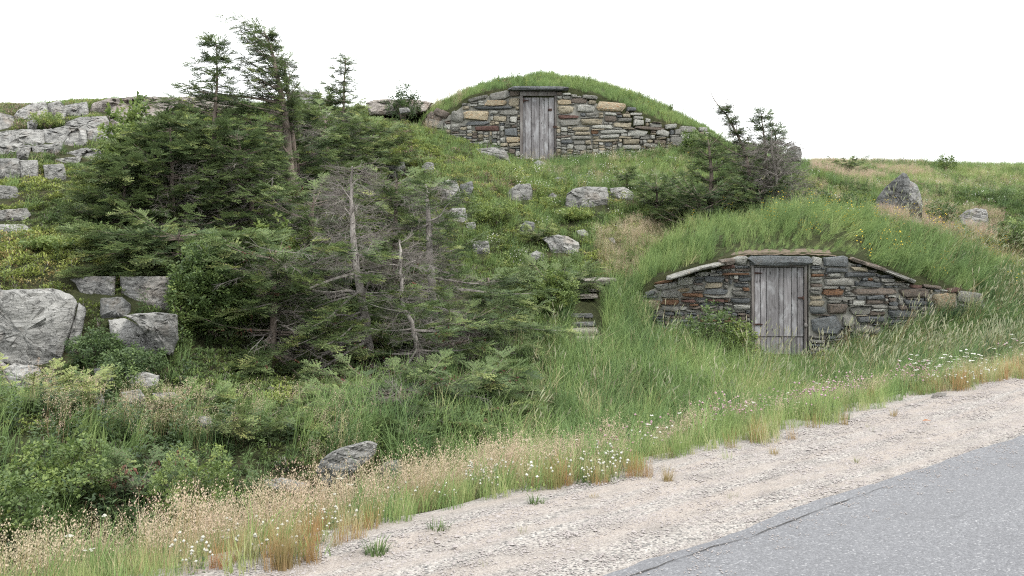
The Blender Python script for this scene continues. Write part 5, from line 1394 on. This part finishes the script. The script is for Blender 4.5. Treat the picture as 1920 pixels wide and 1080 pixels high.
spruce('right hand bleached trunk with long bare limbs reaching right', [(818,640,6),(812,545,5.6),(806,480,4.4),(802,400,3.2),(797,345,1.4)], 46, lambda f: 1.2 if f < .4 else (.45 if f < .6 else .38), d=14.6, f0=.05, el=(-.1, .2), wind=.45, wdir=RIGHT, bare=.42, tint=.38, dead=120, deadL=.42, deadf=(.1, 1.0), bark='deadbark',
   limbs=[(812,520,2.2,[(840,525,0),(870,530,0),(905,533,0)]), (810,495,1.4,[(830,510,0),(855,515,.1)]), (812,545,1.6,[(830,540,-.1),(852,552,-.1)]), (812,540,1.4,[(795,550,-.1),(780,552,-.1)]), (803,415,1.6,[(825,405,0),(838,385,0),(860,372,.1)]), (803,420,1.4,[(780,430,0),(750,428,.1)]), (806,470,1.2,[(785,462,0),(760,470,0)])], seed=16)
spruce('low spruce with red brown cones hanging over the ditch grass', [(752,805,4),(748,765,2.4),(750,728,1)], 58, cone_(1.5, 1.15), d=11.3, f0=.02, el=(-.05, .06), bare=.15, tint=.40, dead=60, deadL=1.0, cones_=.07, seed=17)
spruce('small spruce with cones at the right end of the ditch branches', [(880,780,3),(878,720,2)], 20, cone_(.8, .5), d=11.8, f0=.15, el=(-.05, .25), bare=.25, tint=.38, cones_=.09, seed=18)
spruce('spruce with red brown cones left of the thick bleached trunk', [(505,740,6),(508,620,4.5),(512,520,3),(520,470,1.2)], 54, cone_(1.25, .5, .7), d=12.9, f0=.05, el=(-.12, .18), wind=.1, bare=.35, tint=.42, dead=40, deadL=.9, cones_=.03, seed=19)
spruce('spruce with light green tips above the leafy alder bush', [(585,540,5),(582,440,3.5),(590,370,1.2)], 54, cone_(1.3, .55, .7), d=15.3, f0=.1, el=(-.08, .2), wind=.1, bare=.35, tint=.46, dead=50, deadL=.9, cones_=.015, seed=20)
spruce('dark spruce between the two tallest bleached trunks', [(738,540,5),(742,430,3.5),(745,335,1.2)], 56, cone_(1.05, .4, .7), d=16.2, f0=.1, el=(-.08, .2), bare=.3, tint=.42, dead=60, deadL=.8, seed=21)
spruce('low spruce reaching right over the tall grass', [(930,620,4),(925,570,3),(915,520,1.2)], 20, cone_(.62, .35), d=15.4, f0=.1, el=(-.05, .2), wind=.3, wdir=RIGHT, bare=.25, tint=.40, dead=14, deadL=.6, seed=22)
spruce('low spruce skirt under the right hand bleached trunk', [(850,690,4),(846,640,3),(840,600,1.5)], 30, cone_(1.15, .8), d=13.9, f0=.1, el=(-.1, .2), bare=.4, tint=.4, dead=60, deadL=.8, seed=23)
spruce('creeping juniper mat above the ditch', [(450,830,2),(450,812,1)], 18, lambda f: .72, d=10.2, f0=.2, el=(.0, .25), bare=.05, tint=.5, key='sprayfine', name='juniper_bush', cat='juniper', seed=24)
spruce('juniper sprawling over the slope below the leafy alder bush', [(330,800,2),(330,780,1)], 12, lambda f: .45, d=10.4, f0=.2, el=(.0, .25), bare=.05, tint=.45, key='sprayfine', name='juniper_bush', cat='juniper', seed=25)
spruce('green prostrate juniper at the left edge below the rocks', [(45,800,2),(50,765,1)], 22, lambda f: .75, d=9.9, f0=.1, el=(.0, .35), bare=.05, tint=.72, key='sprayfine', name='juniper_bush', cat='juniper', seed=26)
spruce('reddish brown juniper patch beside the feathery green ditch plants', [(245,915,2),(248,895,1)], 12, lambda f: .35, d=8.3, f0=.1, el=(.1, .5), bare=.05, tint=.3, key='sprayfine', cones_=.25, name='juniper_bush', cat='juniper', seed=27)
# right hand group
spruce('dense green spruce scrub at the right end of the upper cellar', [(1332,420,6),(1332,330,4),(1326,262,1.2)], 56, cone_(.78, .25, .8), d=21.6, f0=.03, el=(-.05, .35), bare=.12, key='sprayfine', step=.1, tint=.42, seed=28)
spruce('leaning half bare spruce with two thin naked tops against the sky', [(1412,400,5),(1398,300,3.2),(1368,225,2),(1344,190,1),(1330,165,.5)], 54, lambda f: .72 if f < .5 else .08, d=22.0, f0=.05, f1=.86, el=(0, .5), wind=.2, bare=.15, key='sprayfine', step=.14, tint=.3, dead=70, deadL=.22, deadf=(.5, .97), seed=29,
   limbs=[(1385,265,1,[(1380,235,0),(1376,205,0),(1372,185,0)]), (1398,300,1,[(1405,270,0),(1392,240,0)])])
spruce('dark pointed spruce right of the leaning half bare one', [(1440,400,5),(1436,300,3.2),(1430,213,.8)], 60, lambda f: .12 + .62 * (1 - f) ** .7, d=22.2, f0=.03, el=(0, .5), bare=.15, key='sprayfine', step=.1, tint=.28, dead=20, seed=30)
spruce('small dark spruce spire at the right of the pointed spruce', [(1462,380,4),(1458,300,2.5),(1455,238,.8)], 36, lambda f: .1 + .5 * (1 - f) ** .7, d=22.6, f0=.03, el=(0, .5), bare=.15, key='sprayfine', step=.1, tint=.25, seed=31)
spruce('grey leafless dead bush on the right of the spruce group', [(1468,372,3),(1458,330,2.4),(1448,290,1.6),(1444,245,.8)], 0, cone_(1, 1), d=21.3, dead=330, deadL=.85, deadf=(.05, .9), bark='deadbark', name='dead_bush', cat='dead bush',
   limbs=[(1460,335,1.2,[(1480,325,0),(1500,322,0)]), (1458,330,1.2,[(1435,318,0),(1415,312,0)]), (1462,350,1.1,[(1440,350,-.1),(1425,340,-.1)]), (1455,310,1,[(1470,290,0),(1478,270,0)])], seed=32)
spruce('low dark spruce scrub right of the broad pale boulder', [(1232,415,4),(1232,370,2.5),(1230,345,1)], 34, cone_(.62, .4), d=21.0, f0=.05, el=(.0, .4), bare=.1, key='sprayfine', step=.1, tint=.44, seed=33)
spruce('low scrub spruce above the broad pale boulder', [(1175,352,3),(1175,325,1)], 14, cone_(.34, .25), d=22.6, f0=.05, el=(.1, .5), bare=.05, key='sprayfine', tint=.46, seed=34)
spruce('dark scrub behind the nodding seed heads of the lower mound', [(1310,430,4),(1310,385,2.5),(1310,360,1)], 46, cone_(1.1, .7), d=20.8, f0=.05, el=(.0, .4), bare=.1, key='sprayfine', step=.1, tint=.34, seed=35)
spruce('low spruce mass at the foot of the pointed spruces', [(1425,420,4),(1425,380,2.5),(1425,355,1)], 46, cone_(1.15, .7), d=21.2, f0=.05, el=(.0, .35), bare=.1, key='sprayfine', step=.1, tint=.36, seed=36)
pass
spruce('low juniper mat on the right hand skyline', [(1595,318,2),(1595,305,1)], 14, lambda f: .5, d=30, f0=.1, el=(.0, .3), bare=.05, key='sprayfine', tint=.45, name='juniper_bush', cat='juniper', seed=38)
spruce('tiny spruce seedling in herbs beside the boulder above the steps', [(1010,460,1.5),(1010,438,.8)], 14, lambda f: .28, f0=.1, el=(.1, .5), bare=.05, key='sprayfine', tint=.65, seed=39)
spruce('spruce bough patch in the green herbs left of the stone steps', [(1045,560,2),(1045,530,1)], 20, lambda f: .55, f0=.1, el=(.0, .4), bare=.1, tint=.42, seed=40)

def bush(label, cx, by, w, h, n, key='leaves', d=None, tint=.5, name='leafy_bush', cat='bush', stems=14, dep=None, seed=0, sc=(.7, 1.25), taper=.35, group=None, stem_r=.012):
    """a many stemmed bush: w, h in photo pixels above its base at (cx, by)"""
    r = random.Random(seed + 500); d = d or hit(cx, by, mounds=True) or 20
    p = P(cx, by, d); zb = float(H(np.array([p.x]), np.array([d]))[0]); base = Vector((p.x, d, zb)); W = w / F * d / 2; Hh = P(cx, by - h, d).z - zb; D = dep or W
    root = empty(name, base); tag(root, label, cat, group)
    V, Fc = [], []; tips = []
    for k in range(stems):
        az = r.uniform(0, 6.28); rr = math.sqrt(r.random()); tip = Vector((math.cos(az) * W * rr * .85, math.sin(az) * D * rr * .85, Hh * (1 - .45 * rr * rr) * r.uniform(.75, 1)))
        pts = [Vector((tip.x * .12, tip.y * .12, -.08)), Vector((tip.x * .45, tip.y * .45, tip.z * .5)), tip]
        tube(V, Fc, smooth_path([tuple(q_) for q_ in pts], 3), [stem_r * (1 - .8 * i / 6) for i in range(7)], 4)
        tips.append(tip)
    tag(mesh_obj('stems', V, Fc, M['bark'], root, smooth=60), kind='stuff')
    SP, SR, SS, ST = [], [], [], []
    while len(SP) < n:
        az = r.uniform(0, 6.28); u = r.uniform(-1, 1); rr = r.random() ** .4
        q_ = Vector((math.cos(az) * math.sqrt(1 - u * u) * rr * W, math.sin(az) * math.sqrt(1 - u * u) * rr * D, Hh * (.52 + .5 * u * rr)))
        lum = noise.noise(Vector((q_.x * 3.2 / max(W, .3), q_.y * 3 / max(W, .3), q_.z * 3.5 / max(W, .3))) + Vector((seed * 3, 0, 0)))
        if lum < -.05 and r.random() < .85: continue
        SP.append(base + q_ * (1 + .35 * lum)); SR.append((r.uniform(-.6, .6), r.uniform(-.6, .6), r.uniform(0, 6.28))); SS.append(r.uniform(*sc)); ST.append(tint + r.gauss(0, .14))
    scatter('foliage', key, np.array(SP), np.array(SR), np.array(SS), np.clip(ST, 0, 1), root); return root
bush('tall light green leafy bush on the left in front of the bedrock', 262, 345, 150, 132, 950, d=16.9, tint=.58, sc=(.9, 1.5), seed=1)
bush('dark rounded alder bush left of the coned spruce', 400, 640, 150, 175, 2300, 'smallleaves', d=12.9, tint=.38, sc=(.8, 1.4), seed=2)
bush('bright leafed shrub in the shade below the dark spruce', 500, 520, 150, 85, 420, d=14.6, tint=.62, sc=(.9, 1.3), seed=3)
bush('small lime green bush in front of the bald rock hump', 88, 238, 62, 26, 160, 'smallleaves', d=21.9, tint=.75, seed=4)
bush('bright green young shrub just left of the lower cellar door', 1392, 668, 64, 60, 130, 'smallleaves', d=16.0, tint=.66, sc=(.8, 1.4), seed=5)
bush('dark green weedy shrub against the left part of the lower wall', 1330, 655, 95, 74, 200, 'smallleaves', d=16.1, tint=.36, sc=(.8, 1.4), seed=6)
bush('small fresh green bush at the right end of the upper wall', 1303, 290, 54, 42, 200, 'smallleaves', d=26.0, tint=.5, sc=(1, 1.6), seed=7)
bush('dark leafy bush at the right edge of the photo', 1905, 460, 70, 48, 260, 'smallleaves', d=21.5, tint=.45, sc=(.9, 1.5), seed=8)
bush('low leafy shrub between the squared ledge block and the alder bush', 345, 600, 60, 75, 300, 'smallleaves', d=12.6, tint=.5, seed=9)
bush('tangled dark green shrub at the left of the ditch', 115, 940, 220, 105, 300, 'smallleaves', d=8.3, tint=.52, seed=10, stem_r=.006)
bush('feathery mid green shrub in the middle of the ditch', 360, 935, 170, 85, 360, 'smallleaves', d=8.1, tint=.6, seed=11, sc=(.5, .9), stem_r=.005)
bush('low leafy thicket at the bottom left of the photo', 20, 985, 160, 80, 260, 'smallleaves', d=7.3, tint=.4, seed=12, stem_r=.005)
bush('small green shrub on the right hand skyline', 1775, 312, 40, 18, 90, 'smallleaves', d=34, tint=.5, sc=(1.2, 1.8), seed=13)
bush('lime leaves tucked behind the skyline spruce limb', 352, 225, 55, 28, 150, 'smallleaves', d=20.5, tint=.78, sc=(1, 1.5), seed=14)
bush('dense leafy herbs left of the stone steps', 1040, 600, 90, 85, 480, 'smallleaves', d=16.6, tint=.6, sc=(.8, 1.3), seed=15)
bush('low green shrub on the left slope above the squared block', 120, 500, 150, 50, 450, 'smallleaves', d=14.1, tint=.66, sc=(.8, 1.2), seed=16)
bush('small white flowered shrub below the broad pale boulder', 1080, 425, 70, 34, 200, 'smallleaves', d=20.4, tint=.72, sc=(.8, 1.2), seed=17)
bush('dark low shrub on the crest behind the yellow flowered mound, nearest the spruces', 1520, 392, 90, 34, 240, 'smallleaves', d=22.0, tint=.3, sc=(.8, 1.3), seed=19)
bush('dark low shrub directly left of the large standing rock', 1600, 392, 70, 28, 180, 'smallleaves', d=22.3, tint=.28, sc=(.8, 1.3), seed=20)
bush('dark mat of shrub between the standing rock and the rounded pale boulder', 1765, 402, 70, 22, 180, 'smallleaves', d=23.2, tint=.3, sc=(.8, 1.2), seed=21)
bush('low olive shrub growing below the wedge shaped slab', 250, 700, 120, 40, 420, 'smallleaves', d=11.2, tint=.2, sc=(.6, 1.0), seed=22, dep=.35)
bush('low olive shrub in the gap right of the huge granite block', 178, 690, 90, 62, 380, 'smallleaves', d=11.5, tint=.15, sc=(.6, 1.0), seed=23, dep=.3)
bush('small round dark bush alone on the skyline left of the upper cellar', 757, 190, 66, 28, 260, 'smallleaves', d=27.4, tint=.14, sc=(1.0, 1.5), seed=24)
bush('low bush left of the dark pyramid rock', 925, 425, 90, 45, 300, 'smallleaves', d=20.3, tint=.66, sc=(.8, 1.2), seed=18)

# single upright plants: stem with leaves, each one a thing
def upright(label, px, by, hpx, group=None, tint=.62, lw=(.085, .02), nst=3, n=26, d=None, name='goldenrod_plant', cat='plant', seed=0, stw=.07):
    R.seed(seed + 70); d = d or hit(px, by) or 12; h = hpx / F * d
    root = empty(name, P(px, by, d)); root.location.z = float(H(np.array([root.location.x]), np.array([d]))[0]); tag(root, label, cat, group)
    c = m_plant(tint)
    ps = PB(); pl = PB()
    for s_ in range(nst):
        pts = blade(ps, h * U(.8, 1.05), .009, U(0, 6.28), U(.02, .3), M['stemplain'], 4, (U(-stw, stw), U(-stw, stw)))
        a0 = U(0, 6)
        for k in range(n):
            f = .12 + .88 * k / n; j = min(3, int(f * 4)); q_ = Vector(pts[j]).lerp(Vector(pts[j + 1]), f * 4 - j)
            pl.leaf(q_, dirv(a0 + k * 2.4, U(.15, .8)), Vector((0, 0, 1)), lw[0] * U(.7, 1.2) * (1.1 - .5 * f), lw[1], c)
    for nm, pb in (('stem', ps), ('leaves', pl)):
        o = mesh_obj(nm, pb.V, pb.F, None, root, mats=pb.mats, fmat=pb.I); o['kind'] = 'stuff'
    return root
def m_plain_leaf(name, a, b):
    m = NT(name); n = m.noise(m.coord('Object'), 18, 3, .6); col = m.mix(m.ramp(n, [(.35, 0.), (.65, 1.)]), a, b)
    bs = m.bsdf(col, .55, spec=.35); tr = m.new('ShaderNodeBsdfTranslucent'); m.link(col, tr.inputs[0]); mx = m.new('ShaderNodeMixShader'); mx.inputs[0].default_value = .3
    m.link(bs.outputs[0], mx.inputs[1]); m.link(tr.outputs[0], mx.inputs[2]); return m.done(mx)
M['stemplain'] = m_plain_leaf('plant_stem', (.06, .09, .03), (.1, .13, .05))
M['pl_light'] = m_plain_leaf('light_plant_leaves', (.10, .16, .05), (.18, .24, .08)); M['pl_dark'] = m_plain_leaf('dark_plant_leaves', (.035, .075, .025), (.07, .12, .04))
def m_plant(t): return M['pl_light'] if t > .5 else M['pl_dark']
GP = 'pale green upright plants at the foot of the left rocks'
for k, (px, by, hp, lb) in enumerate([(195,782,58,'pale green leafy stems, leftmost at the foot of the left rocks'), (213,775,64,'pale green leafy stems second from the left below the rocks'), (244,776,92,'tallest pale green leafy stem in front of the flat pale rocks'),
        (262,778,66,'pale green leafy stems right beside the tallest one'), (286,772,44,'short pale green leafy stem at the right of its row'), (320,690,52,'green leafy stem beside the sloping mottled rock'), (350,665,60,'green leafy stem by the alder bush foot')]):
    upright(lb, px, by, hp, GP, .6, seed=k, d=10.6 if by > 760 else None)
upright('broad leafed green plant in the ditch by the withered stalks', 222, 995, 42, None, .6, (.10, .06), 2, 7, 7.4, 'broad_leaf_plant', seed=20)
upright('small two leaved plant at the bottom of the ditch', 152, 1003, 30, None, .6, (.08, .06), 2, 5, 7.1, 'broad_leaf_plant', seed=21)
for k, (px, by, hp, t_, lb) in enumerate([(1368,672,86,.6,'light green leafy stems furthest left beside the lower door'), (1385,675,98,.6,'tallest light green leafy stem left of the lower door'), (1403,672,78,.6,'light green leafy stem touching the lower door frame'), (1420,678,50,.6,'short leafy stem growing in front of the lower door'),
        (1322,660,92,.4,'dark green weed stems rising against the lower wall'), (1345,662,80,.4,'dark leafy weed between the door plants and the wall weed'), (1298,655,60,.4,'smaller dark weed near the left end of the lower wall')]):
    upright(lb, px, by, hp, 'leafy weeds in front of the lower cellar', t_, (.09, .03), 5, 24, 16.0 + .05 * k, 'leafy_weed', seed=40 + k, stw=.12)
# grass rosettes and tufts standing on the gravel, each its own thing
def gtuft(label, px, py, w, h, mat, n=60, name='grass_tuft', bladew=.004, seed=0, bend=1.2, flatten=1.0):
    R.seed(seed + 30); d = EYE * F / (py - HY) * .995; s = d / F; p = PB()
    for _ in range(n):
        a = U(0, 6.28); r_ = w * s * .25 * math.sqrt(R.random()); az = a if R.random() < .8 else U(0, 6.28)
        b0 = len(p.V); blade(p, math.hypot(h, w * .4) * s * U(.5, 1.1), bladew * U(.7, 1.2), az, bend * U(.3, 1), mat, 3, (r_ * math.cos(a), r_ * math.sin(a)))
    o = mesh_obj(name, p.V, p.F, None, mats=p.mats, fmat=p.I); o.location = P(px, py, d); o.location.z = .012; tag(o, label, 'grass tuft'); return o
M['tuft_green'] = m_plain_leaf('tuft_green', (.055, .10, .03), (.12, .17, .06)); M['tuft_tan'] = m_plain_leaf('tuft_tan', (.22, .19, .08), (.34, .24, .12)); M['tuft_pale'] = m_plain_leaf('tuft_pale', (.17, .19, .09), (.26, .25, .15))
gtuft('dark green plantain like rosette nearest the camera on the gravel', 705, 1038, 78, 30, M['tuft_green'], 80, bladew=.007, seed=1, bend=1.6)
gtuft('green grass rosette at the foot of the orange fringe grass', 820, 998, 66, 26, M['tuft_green'], 70, bladew=.006, seed=2, bend=1.6)
gtuft('low green rosette under the dry fringe, middle of the gravel edge', 1005, 944, 56, 22, M['tuft_green'], 60, bladew=.006, seed=3, bend=1.6)
gtuft('tan grass tuft standing alone out on the gravel', 1252, 906, 32, 40, M['tuft_tan'], 120, bladew=.0025, seed=4, bend=.6)
gtuft('tall orange tan grass tuft at the bottom left of the gravel', 532, 1065, 64, 96, M['tuft_tan'], 200, bladew=.0025, seed=5, bend=.75)
gtuft('small greenish sprig in the middle of the gravel', 1606, 866, 26, 16, M['tuft_pale'], 16, bladew=.006, seed=6)
gtuft('sparse pale sprigs on the gravel near the asphalt edge', 1370, 934, 44, 18, M['tuft_pale'], 20, bladew=.004, seed=7)
gtuft('faint pale grass sprigs low on the gravel', 905, 1062, 48, 20, M['tuft_pale'], 26, bladew=.0025, seed=8)
gtuft('sparse pale grass on the gravel right of the dark rosette', 980, 1000, 50, 16, M['tuft_pale'], 26, bladew=.0025, seed=9)
gtuft('small olive tuft just off the verge before the long pink clover stand', 1452, 852, 34, 18, M['tuft_tan'], 60, bladew=.003, seed=10, bend=.8)
gtuft('little orange tuft near the thin flat stone', 1675, 782, 24, 22, M['tuft_tan'], 60, bladew=.0025, seed=11, bend=.5)
gtuft('pale sprig beside the verge below the pink clovers', 1635, 808, 26, 10, M['tuft_pale'], 18, bladew=.003, seed=12)
gtuft('olive tuft at the verge edge in the centre of the photo', 1112, 934, 26, 18, M['tuft_tan'], 60, bladew=.003, seed=13)
# withered broad stalks in the ditch
def stalks():
    p = PB(); R.seed(4)
    for k in range(9):
        pts = blade(p, U(.12, .24), .007, U(0, 6.28), U(.2, 1.4), M['st_dry'], 3, (U(-.06, .06), U(-.04, .04)))
    o = mesh_obj('withered_stalks', p.V, p.F, None, mats=p.mats, fmat=p.I); d = 7.5; o.location = P(268, 968, d); o.location.z = float(H(np.array([o.location.x]), np.array([d]))[0]) + .2
    tag(o, 'bleached withered grass stalks leaning in the dark ditch', 'plant')
M['st_dry'] = m_plain_leaf('bleached_stalk', (.30, .26, .17), (.46, .42, .32))
stalks()
# one rust coloured leaf lying on the gravel
o = mesh_obj('fallen_leaf', [(-.03, 0, 0), (0, -.018, .006), (.035, 0, .002), (0, .02, .01), (0, 0, .004)], [(0, 1, 4), (1, 2, 4), (2, 3, 4), (3, 0, 4)], flat('rusty_leaf', (.26, .12, .06)))
o.location = P(1737, 797, EYE * F / (797 - HY)); o.location.z = .03; tag(o, 'curled rust coloured leaf lying on the gravel near the thin flat stone', 'leaf')
